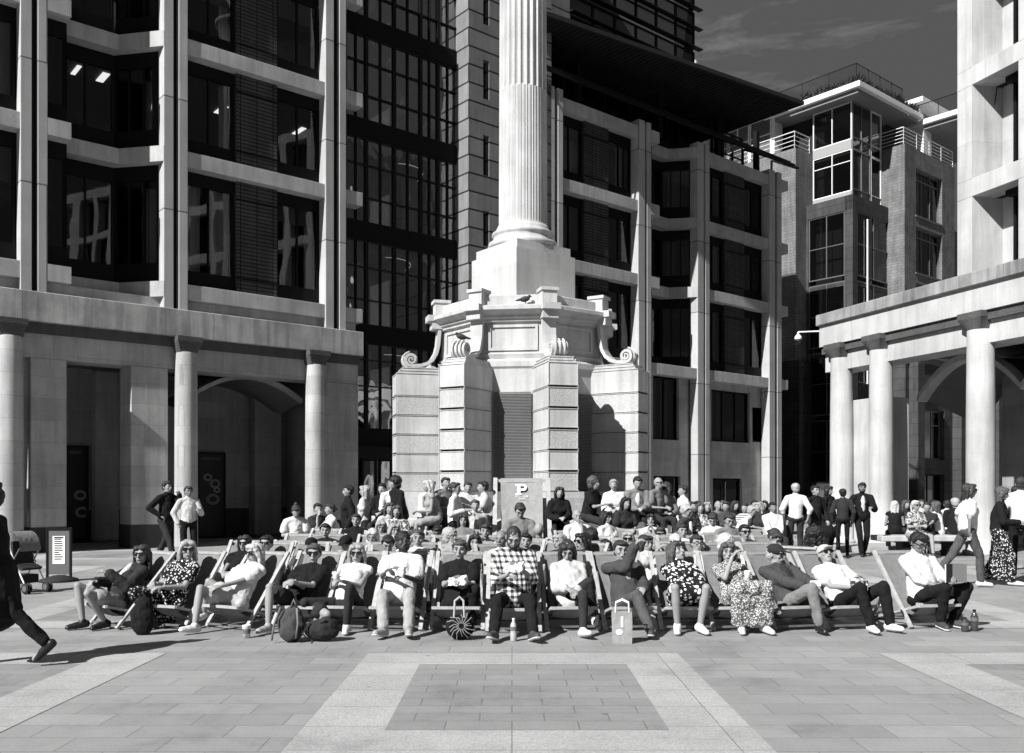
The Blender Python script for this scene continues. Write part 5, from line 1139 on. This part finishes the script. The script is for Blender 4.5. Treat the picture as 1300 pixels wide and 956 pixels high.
# left sitters
def sitb(label, px, Y, th, **kw):
    kw.setdefault('vox', BV); kw.setdefault('pose', 'bench'); kw.setdefault('group', 'people sitting on benches in the square'); return person(label, at(px, Y), th, **kw)
sitb('young person in white tee bending forward on the left bench', 374, 18.2, 20, hair='bun', hc='dark', tm='c_white', bmn='c_light', pitch=30, lean=-18)
sitb('woman with dark hair drinking beside the white-topped sitter', 402, 18.8, 30, fem=True, hair='tied', hc='black', tm='c_dark', H=((-.05, -.2, .5), (.1, -.3, .2)))
sitb('woman in white sleeveless top stretching her arm, left of the black dress', 424, 18.5, -60, fem=True, hair='tied', hc='dark', tm='c_white', top='sleeveless', bmn='c_dark', H=((-.1, -.5, .25), (.1, -.4, .2)))
# right bench crowd
crowd = [('woman in pale blouse half hidden behind the leather jacket', 884, 22.0, 0, dict(fem=True, hair='parted', hc='black', tm='c_light')),
 ('man in dark polo behind the bald sitter in grey', 917, 23.4, -10, dict(hair='short', hc='brown', tm='c_dark')),
 ('woman in dark dress between the bald sitter and the striped shirt', 931, 22.6, 20, dict(fem=True, hair='long', hc='dark', tm='c_black')),
 ('man in grey shirt far back behind the striped shirt', 957, 23.6, 0, dict(hair='short', hc='black', tm='c_grey', top='long')),
 ('woman in black top far back behind the fair woman leaning', 971, 23.0, -20, dict(fem=True, hair='bob', hc='black', tm='c_black')),
 ('woman in dark jacket between the black dress and the floral shorts', 1148, 24.0, 10, dict(fem=True, hair='long', hc='brown', tm='c_dark', top='jacket')),
 ('man in pale shirt far back behind the floral shorts', 1168, 25.5, 0, dict(hair='short', hc='dark', tm='c_light')),
 ('man in grey jacket at the far end behind the right walkers', 1250, 22.5, -20, dict(hair='short', hc='grey', tm='c_charcoal', top='jacket')),
 ('woman in black dress with fair hair seen from behind on the right stone bench', 1136, 22.6, 160, dict(fem=True, hair='parted', hc='blonde', tm='c_black', top='sleeveless', bmn='c_black', s=1.0)),
 ('fair ponytailed woman in sunglasses and floral shorts on the right stone bench', 1160, 21.4, 12, dict(fem=True, hair='pony', hc='blonde', glasses='sun', tm='c_floral', bot='shorts', bmn='c_floral', s=1.02)),
 ('dark-trousered person leaning back beside the floral shorts', 1176, 21.8, -30, dict(hair='short', hc='dark', tm='c_dark', lean=20)),
 ('long-haired woman in white top seated facing left on the bench', 1192, 22.0, -150, dict(fem=True, hair='long', hc='brown', tm='c_white', top='long', s=1.0)),
 ('man in white shirt sitting behind the bench near the tall column', 1203, 23.6, 160, dict(hair='short', hc='dark', tm='c_white', top='long')),
 ('person in black jacket sitting beside the white-bloused walker', 1214, 21.8, 170, dict(hair='short', hc='grey', tm='c_black', top='jacket', s=1.06)),
 ('dark-haired person sitting furthest back on the right bench', 1183, 24.8, 0, dict(hair='short', hc='black', tm='c_grey')),
 ('man with dark hair in profile behind the walking woman in white', 1222, 24.0, 90, dict(hair='short', hc='black', tm='c_dark', s=1.1)),
 ('woman with loose fair hair and black leather jacket on the middle bench', 897, 20.6, 0, dict(fem=True, hair='long', hc='fair', tm='c_black', top='jacket', pitch=-10, s=1.0)),
 ('bald sitter in grey on the middle bench', 910, 22.4, 10, dict(hair='bald', tm='c_grey')),
 ('man with dark hair in grey tee behind the phone man', 923, 21.4, -30, dict(hair='short', hc='dark', tm='c_charcoal')),
 ('person in white bending far forward on the middle bench', 936, 20.8, 60, dict(hair='short', hc='fair', tm='c_white', lean=-34, pitch=20)),
 ('young man in striped white shirt leaning over on the middle bench', 951, 21.2, -40, dict(hair='short', hc='dark', tm='c_stripe', lean=-22)),
 ('fair woman leaning on her raised arm on the middle bench', 967, 20.6, -60, dict(fem=True, hair='long', hc='fair', tm='c_dark')),
 ('smiling young man in white shirt with hands joined between his knees', 979, 20.0, 8, dict(hair='short', hc='black', skin='skin_tan', tm='c_white', top='long', H=((-.03, -.38, .08), (.03, -.38, .08)))),
 ('dark-clothed sitter seen from behind next to the standing white shirt', 995, 21.0, 180, dict(hair='short', hc='black', tm='c_black', top='long', s=.95)),
 ('person in dark top talking behind the suited man', 876, 21.6, 30, dict(fem=True, hair='tied', hc='dark', tm='c_dark')),
 ('woman in floral blouse in the crowd right of the suited man', 888, 19.6, 0, dict(fem=True, hair='parted', hc='brown', tm='c_floral')),
 ('man in white shirt standing off the right end of the monument steps', 867, 19.4, -80, dict(pose='stand', hair='short', hc='dark', tm='c_white', top='rolled', bmn='c_dark', s=.97))]
for lb, px, Y, th, kw in crowd:
    kw.setdefault('bmn', 'c_dark'); kw.setdefault('bot', 'trousers'); sitb(lb, px, Y, th, **kw)

# ================================================================== OBJECTS
gdc = deckchair(False, 'giant pale deckchair with a white P emblem standing in front of the monument', at(663, 17.7), 0, None, 'giant_deckchair', 2.0, 'canvas_pale', 'wood')
gdc['category'] = 'deckchair'; gdc.scale = (1.85, 2.0, 2.14)
# emblem and words on the canvas : laid along the top of the sling
cvs = [c for c in gdc.children if c.name.startswith('canvas')][0]
def on_canvas(x, v):       # v : distance down the canvas from its top edge (chair units)
    pr = [(.55, .845), (.49, .76), (.41, .64), (.30, .49)]; d = v
    for (y0, z0), (y1, z1) in zip(pr, pr[1:]):
        L_ = math.hypot(y1-y0, z1-z0)
        if d <= L_: t = d/L_; return V((x, y0+(y1-y0)*t-.007, z0+(z1-z0)*t-.002))
        d -= L_
    return V((x, pr[-1][0], pr[-1][1]))
def flatshape(poly, name):
    bm = bmesh.new(); vs = [bm.verts.new(on_canvas(x, v)) for x, v in poly]; f = bm.faces.new(vs); me = bpy.data.meshes.new(name); bmesh.ops.triangulate(bm, faces=[f]); bm.to_mesh(me); bm.free(); return me
Pm = MB()
def rect(x0, x1, v0, v1): Pm.add([on_canvas(x0, v0), on_canvas(x1, v0), on_canvas(x1, v1), on_canvas(x0, v1)], [(0, 3, 2, 1)])
rect(-.05, -.015, .075, .18); rect(-.07, .0, .175, .19); rect(-.07, -.05, .068, .085)
n = 12; cen = (.0, .105)
for i in range(n):
    a0, a1 = -math.pi/2+math.pi*i/n, -math.pi/2+math.pi*(i+1)/n
    Pm.add([on_canvas(.015+r*math.cos(a), .105+r*.95*math.sin(a)) for a, r in ((a0, .040), (a1, .040), (a1, .016), (a0, .016))], [(0, 1, 2, 3)])
rect(-.05, .016, .067, .090); rect(-.015, .016, .120, .143)
Pm.build('emblem', 'paper_white', cvs)
for txt, vv, sz in (('PATERNOSTER', .212, .02), ('SQUARE', .236, .02)):
    cu = bpy.data.curves.new('t', 'FONT'); cu.body = txt; cu.size = sz; cu.align_x = 'CENTER'; to = bpy.data.objects.new('t', cu); COL.objects.link(to)
    bpy.context.view_layer.update(); me = bpy.data.meshes.new_from_object(to.evaluated_get(bpy.context.evaluated_depsgraph_get())); bpy.data.objects.remove(to)
    for v in me.vertices: v.co = on_canvas(v.co.x, vv-v.co.y)
    me.materials.clear(); me.materials.append(MATS['paper_white']); o = bpy.data.objects.new('lettering', me); COL.objects.link(o); o.parent = cvs
# benches
def bench(px0, px1, Y, label, z=.46, dep=.7):
    a, b = at(px0, Y), at(px1, Y); t = thing('stone_bench', label, 'bench', ((a.x+b.x)/2, Y, 0), 0, 'pale stone benches'); w_ = (b.x-a.x)/2
    MB().bbox(-w_, w_, -dep/2, dep/2, z-.13, z, .015).build('slab', 'right_stone', t); MB().box(-w_+.55, w_-.3, -dep/2+.15, dep/2-.15, 0, z-.131).build('plinth', 'dark_metal', t)
bench(1112, 1168, 21.9, 'pale stone bench left of the walking woman, left one of two', .48); bench(1170, 1222, 21.6, 'pale stone bench behind the walking woman in white', .50)
bench(872, 1002, 20.8, 'long stone bench under the crowd right of the monument'); bench(1020, 1062, 24, 'short pale stone bench behind the man in black sweater', .5); bench(352, 436, 18.6, 'stone bench under the three sitters left of the black dress')
MB().bbox(8.2, 12.5, 23.0, 24.6, 0, .14, .01).build('arcade_step', 'paving_band')['kind'] = 'structure'
# pushchair
pc = gp(33, 752); t = thing('pushchair', 'light pushchair with dark seat and white canopy standing by the left figure', 'pushchair', (pc.x, pc.y, 0), R(62)); t.scale = (.85, .85, .92)
for sx in (-.2, .2):
    MB().tube([(sx, .32, .98), (sx, .05, .55), (sx, -.3, .1)], .013).build('frame_tube', 'white_metal', t); MB().tube([(sx, .36, .1), (sx, .0, .62), (sx, -.12, .75)], .012).build('frame_tube', 'grey_metal', t)
    MB().tube([(sx, .32, .98), (sx, .4, 1.03), (sx, .46, .99)], .018).build('handle', 'rubber', t)
    for y in (-.32, .36):
        for d in (-.035, .035):
            w_ = MB().lathe([(.02, -.012), (.085, -.014), (.095, 0), (.085, .014), (.02, .012)], 18).build('wheel', 'rubber', t, (sx+d, y, .095), True, (0, R(90), 0)); MB().lathe([(.0, -.016), (.05, -.018), (.05, .018), (.0, .016)], 12).build('hub', 'grey_metal', w_)
M = MB(); M.loft([[(x, y, z) for y, z in ((.16, .85), (.1, .45), (-.15, .38), (-.2, .42), (.06, .5), (.1, .86))] for x in (-.19, .19)]); M.build('seat', 'c_dark', t)
M = MB(); M.loft([[(x, .14-.32*math.cos(a)*.9+.02, .72+.3*math.sin(a)) for a in [R(-5+i*14) for i in range(9)]] for x in (-.2, -.1, 0, .1, .2)], False, False); M.build('canopy', 'c_grey', t, smooth=True)
MB().box(-.18, .18, -.1, .25, .16, .3).build('basket', 'c_dark', t)
# pavement sign
pc = gp(75, 738); t = thing('pavement_sign', 'black pavement sign with a white notice on a round rubber foot', 'sign', (pc.x, pc.y, 0), R(8))
for x in (-.19, .19): MB().bbox(x-.02, x+.02, -.02, .02, .06, .93, .006).build('side_rail', 'dark_metal', t)
M = MB(); M.box(-.17, .17, -.02, .02, .88, .92); M.build('top_rail', 'dark_metal', t); MB().box(-.168, .168, -.01, .01, .12, .879).build('panel', 'print_grey', t)
pn = MB().box(-.1, .1, -.018, -.011, .3, .78).build('notice', 'paper_white', t)
M = MB(); random.seed(5)
for i in range(10): M.box(-.07, random.uniform(.0, .07), -.021, -.0185, .72-i*.038, .735-i*.038)
M.box(-.075, .075, -.021, -.0185, .745, .765); M.build('print_lines', 'poster_black', pn)
MB().lathe([(.32, 0), (.3, .04), (.1, .1), (.02, .11)], 28).build('rubber_foot', 'rubber', t, smooth=True)
# bags, bottles, cups
def blob(name, label, cat, px, py, prims, mat, vox=.011, rz=0, group=None, fold=.03, child=None):
    g = gp(px, py); t = thing(name, label, cat, g, rz, group); M = MB()
    for p_ in prims: (M.ell if p_[0] == 'e' else M.cap)(*p_[1:])
    organic(M, 'bag_body', mat, t, vox, 2, fold)
    if child: child(t)
    return t
def E(c, a, b, d): return ('e', c, ((a, 0, 0), (0, b, 0), (0, 0, d)))
def straps(pts_list, mat='c_dark', r=.01):
    def f(t):
        for p_ in pts_list: MB().tube(p_, r, 6).build('strap', mat, t, smooth=True)
    return f
GB = 'bags on the ground before the front row'
blob('backpack', 'grey backpack standing before the bare-kneed woman in black', 'backpack', 370, 814, [E((0, 0, .17), .15, .11, .18), E((0, -.1, .12), .11, .05, .1), E((.02, 0, .28), .1, .08, .09)], 'c_charcoal', group=GB, child=straps([[(-.1, -.06, .36), (-.15, -.12, .2), (-.17, -.14, .03)], [(.0, -.02, .36), (.03, -.03, .44), (.06, -.02, .36)], [(.08, -.1, .36), (.1, -.14, .2), (.08, -.14, .05)]], 'c_grey', .012))
blob('backpack', 'dark slouching backpack lying beside the grey one', 'backpack', 409, 814, [E((0, 0, .12), .19, .12, .12), E((.05, -.03, .17), .12, .09, .09)], 'c_dark', group=GB, child=straps([[(-.1, -.08, .2), (-.18, -.12, .1), (-.1, -.14, .02)], [(.0, -.1, .2), (.06, -.12, .24), (.1, -.08, .2)]]))
blob('handbag', 'black bag at the feet of the grey bobbed woman', 'bag', 181, 806, [E((0, 0, .18), .13, .1, .2), E((.02, 0, .3), .1, .08, .12)], 'c_black', group=GB, child=straps([[(-.08, 0, .34), (0, 0, .46), (.08, 0, .34)]]))
g = gp(584, 812); t = thing('net_bag', 'dark string bag with pale straps between the crossed legs', 'bag', (g.x, g.y, 0), 0, GB); M = MB(); M.ell((0, 0, .13), ((.15, 0, 0), (0, .11, 0), (0, 0, .13))); organic(M, 'bag_body', 'c_black', t, .012, 1, .02)
M = MB()
for k in range(16): a = k*.4+.2; q_ = .10+.07*abs(math.sin(k*2.3)); M.tube([(.02+.03*math.cos(a), -.115, .16+.03*math.sin(a)), (.02+q_*.6*math.cos(a), -.12, .17+q_*.6*math.sin(a)), (.02+q_*math.cos(a+.2), -.09, .15+q_*.9*math.sin(a+.2))], .0045, 5)
M.build('cords', 'c_mid', t); MB().tube([(-.06, -.05, .24), (-.05, -.07, .42), (0, -.07, .46), (.04, -.07, .42), (.05, -.05, .24)], .012, 6).build('handle', 'c_light', t)
g = gp(790, 816); t = thing('paper_bag', 'grey paper carrier bag with white handles beside the seated man covering his face', 'bag', (g.x, g.y, 0), R(-8), GB)
M = MB(); M.loft([[(-.1, -.06, 0), (.1, -.06, 0), (.1, .06, 0), (-.1, .06, 0)], [(-.105, -.055, .17), (.105, -.065, .17), (.105, .055, .17), (-.105, .06, .17)], [(-.11, -.06, .33), (.1, -.055, .33), (.105, .03, .33), (-.1, .03, .33)]]); bd = M.build('bag_body', 'c_mid', t)
MB().add([(-.03+.035*math.cos(a), -.068, .12+.03*math.sin(a)) for a in [2*math.pi*k/16 for k in range(16)]], [tuple(range(16))]).build('logo_disc', 'paper_white', bd)
MB().box(-.012, .012, -.068, -.064, .17, .28).build('printed_stripe', 'paper_white', bd)
for y in (-.055, .02): MB().tube([(-.07, y, .32), (-.065, y, .42), (0, y, .45), (.065, y, .42), (.07, y, .32)], .008, 6).build('handle', 'paper_white', t)
def bottle(px, py, label, h=.24, r=.035, mat='plastic_clear', group='bottles on the ground'):
    g = gp(px, py); t = thing('bottle', label, 'bottle', (g.x, g.y, 0), 0, group)
    MB().lathe([(r*.85, 0), (r, .01), (r, h*.35), (r*.93, h*.4), (r, h*.45), (r, h*.66), (r*.75, h*.78), (r*.38, h*.88), (r*.36, h*.93)], 16).build('bottle_body', mat, t, smooth=True); MB().lathe([(r*.44, h*.925), (r*.44, h), (r*.1, h+.002)], 12).build('cap', 'paper_white' if mat == 'plastic_clear' else 'dark_metal', t)
    MB().lathe([(r*1.02, h*.47), (r*1.02, h*.64)], 16).build('wrapper', 'print_grey', t)
bottle(652, 814, 'clear water bottle between the feet of the man in the checked shirt'); bottle(1237, 801, 'dark drink bottle at the far right of the front row', .24, .04, 'bottle_dark'); bottle(1225, 802, 'squat dark bottle left of the tall dark bottle by the reader', .16, .04, 'bottle_dark')
bottle(1118, 786, 'dark bottle behind the trainers of the capped person in black trousers', .22, .035, 'bottle_dark')
g = gp(313, 810); t = thing('tumbler', 'pale paper cup standing on the paving beside the white trainers', 'cup', (g.x, g.y, 0)); MB().lathe([(.036, 0), (.045, .13), (.047, .14), (.04, .142), (.034, .01)], 20).build('cup_body', 's_light', t, smooth=True); MB().lathe([(.0405, .05), (.0435, .1)], 20).build('printed_band', 'print_grey', t)
# things held in hands
def held(rt, i, name, label, cat, make, off=(0, 0, 0), group=None):
    inf = rt_info[rt.name]; w_ = inf['wr'][i]; p = wp(rt, w_+V(off)); t = thing(name, label, cat, p, R(inf['th']), group); make(t); return t
def wrap(t): M = MB(); M.loft([[(x, y, z) for x, y, z in ((-.1, -.03, -.02), (.1, -.05, -.01), (.12, .05, .03), (-.08, .05, .03))], [(-.08, -.02, .05), (.11, -.03, .09), (.12, .05, .1), (-.07, .04, .08)]]); o = organic(M, 'paper', 'paper_white', t, .009, 1, .05, CURL); M = MB(); M.ell((.02, 0, .07), ((.06, 0, 0), (0, .03, 0), (0, 0, .03))); organic(M, 'food', 'c_grey', t, .008, 1, .03, CURL)
held(f6, 1, 'food_wrap', 'white paper food wrap held by the man in the white tee', 'food wrap', wrap, (-.09, -.08, .02)); held(f8, 1, 'food_wrap', 'large pale paper wrap held by the man in the checked shirt', 'food wrap', wrap, (-.1, -.08, .0)); held(f7, 1, 'food_wrap', 'small pale food wrap in the hands of the woman in black with crossed legs', 'food wrap', wrap, (-.07, -.08, -.03))
def cup(t): MB().lathe([(.028, -.05), (.038, .06), (.04, .07), (.03, .075)], 16).build('cup_body', 'paper_white', t, smooth=True)
held(f12, 1, 'paper_cup', 'white paper cup held by the woman in the speckled long dress', 'cup', cup, (-.05, -.09, .03)); held(f5, 0, 'paper_cup', 'pale cup held by the fair woman in the white sleeveless top', 'cup', cup, (.06, -.09, .0))
def book(t):
    M = MB(); 
    for sx in (-1, 1): M.add([(0, .03, -.1), (sx*.13, -.03, -.1), (sx*.13, -.03, .1), (0, .03, .1), (0, .018, -.1), (sx*.128, -.046, -.1), (sx*.128, -.046, .1), (0, .018, .1)], [(0, 1, 2, 3), (7, 6, 5, 4), (0, 4, 5, 1), (1, 5, 6, 2), (2, 6, 7, 3)])
    M.build('pages', 'paper_white', t); M = MB(); M.add([(-.132, -.052, -.104), (0, .012, -.104), (0, .012, .104), (-.132, -.052, .104)], [(0, 1, 2, 3)]); M.build('cover', 'poster_black', t); M = MB(); M.add([(0, .012, -.104), (.132, -.052, -.104), (.132, -.052, .104), (0, .012, .104)], [(0, 1, 2, 3)]); M.build('cover', 'print_grey', t)
held(f15, 1, 'book', 'open book with a dark and a grey cover held by the young man in glasses', 'book', book, (-.05, -.1, .06))
def parcel(t): M = MB(); M.ell((0, 0, 0), ((.11, 0, 0), (0, .06, .02), (0, 0, .08))); organic(M, 'bundle', 'c_check', t, .01, 1, .04, CURL)
held(f14, 0, 'wrapped_bundle', 'checked cloth bundle on the lap of the person in the pale cap', 'bundle', parcel, (.08, -.06, .05))
def phone(t): MB().bbox(-.035, .035, -.005, .005, -.07, .07, .003).build('phone_body', 'poster_black', t)
held(f13, 1, 'mobile_phone', 'pale phone in the hands of the man in the quilted jacket', 'phone', lambda t: MB().bbox(-.07, .07, -.005, .005, -.035, .035, .003).build('phone_body', 'paper_white', t), (-.06, -.1, .02))
held(f11, 1, 'mobile_phone', 'dark phone on the lap of the woman in the petal-print dress', 'phone', phone, (-.08, -.08, .03))

# ---- bake the modifiers
bpy.context.view_layer.update(); dg = bpy.context.evaluated_depsgraph_get()
for o in SKINPEND:
    me = bpy.data.meshes.new_from_object(o.evaluated_get(dg)); me.name = o.name; old = o.data
    me.polygons.foreach_set('use_smooth', [True]*len(me.polygons)); o['_n'] = len(me.polygons); del o['_n']
    o.modifiers.clear(); o.data = me
print('FACES', sum(len(o.data.polygons) for o in SKINPEND), len(SKINPEND))
# ================================================================== CAMERA, SKY, SUN
cam = bpy.data.objects.new('camera', bpy.data.cameras.new('camera')); COL.objects.link(cam); sc.camera = cam
cam.location = (0, 0, EYE); cam.rotation_euler = (R(90), 0, 0); cd = cam.data; cd.sensor_width = 36; cd.sensor_fit = 'HORIZONTAL'
cd.lens = 36*FP/1300; cd.shift_y = (HY-478)/1300; cd.clip_end = 3000; cd.clip_start = .05
EL, AZ = 39.0, 43.0      # elevation; angle left of straight behind the camera
w = bpy.data.worlds.new('World'); sc.world = w; w.use_nodes = True; nt = w.node_tree; bg = nt.nodes['Background']
sky = nt.nodes.new('ShaderNodeTexSky'); sky.sky_type = 'NISHITA'; sky.sun_disc = False
sd = V((-math.sin(R(AZ))*math.cos(R(EL)), -math.cos(R(AZ))*math.cos(R(EL)), math.sin(R(EL))))
sky.sun_elevation = R(EL); sky.sun_rotation = math.atan2(sd.x, sd.y)
sep = nd(nt, 'ShaderNodeSeparateColor'); nt.links.new(sky.outputs[0], sep.inputs[0])
tc = nd(nt, 'ShaderNodeTexCoord')
mp_ = nd(nt, 'ShaderNodeMapping'); mp_.inputs['Rotation'].default_value = (R(8), R(-22), R(20)); mp_.inputs['Scale'].default_value = (2.2, 2.2, 9); nt.links.new(tc.outputs['Generated'], mp_.inputs[0])
n1 = nd(nt, 'ShaderNodeTexNoise'); n1.inputs['Scale'].default_value = 1.6; n1.inputs['Detail'].default_value = 8; n1.inputs['Roughness'].default_value = .62; n1.inputs['Distortion'].default_value = .5; nt.links.new(mp_.outputs[0], n1.inputs['Vector'])
cl = nd(nt, 'ShaderNodeMapRange'); cl.inputs[1].default_value = .55; cl.inputs[2].default_value = .82; cl.inputs[3].default_value = 0; cl.inputs[4].default_value = 1; nt.links.new(n1.outputs['Fac'], cl.inputs[0])
sz = nd(nt, 'ShaderNodeSeparateXYZ'); nt.links.new(tc.outputs['Generated'], sz.inputs[0])
red = math_n(nt, 'MINIMUM', math_n(nt, 'MULTIPLY', sep.outputs[0], .8), .85)
lum = math_n(nt, 'ADD', red, math_n(nt, 'MULTIPLY', cl.outputs[0], 2.2))
cmb = nd(nt, 'ShaderNodeCombineColor')
for i in range(3): nt.links.new(lum, cmb.inputs[i])
nt.links.new(cmb.outputs[0], bg.inputs[0]); bg.inputs[1].default_value = .07
sun = bpy.data.objects.new('sun', bpy.data.lights.new('sun', 'SUN')); COL.objects.link(sun); sun.data.energy = 5.0; sun.data.angle = R(.5); sun.data.color = (1, .995, .99)
sun.rotation_euler = sd.to_track_quat('Z', 'Y').to_euler()
vs = sc.view_settings; vs.view_transform = 'Standard'; vs.look = 'None'; vs.exposure = .72; vs.gamma = 1; vs.use_curve_mapping = False
sc.render.resolution_x = 1024; sc.render.resolution_y = 753; sc.render.engine = 'CYCLES'
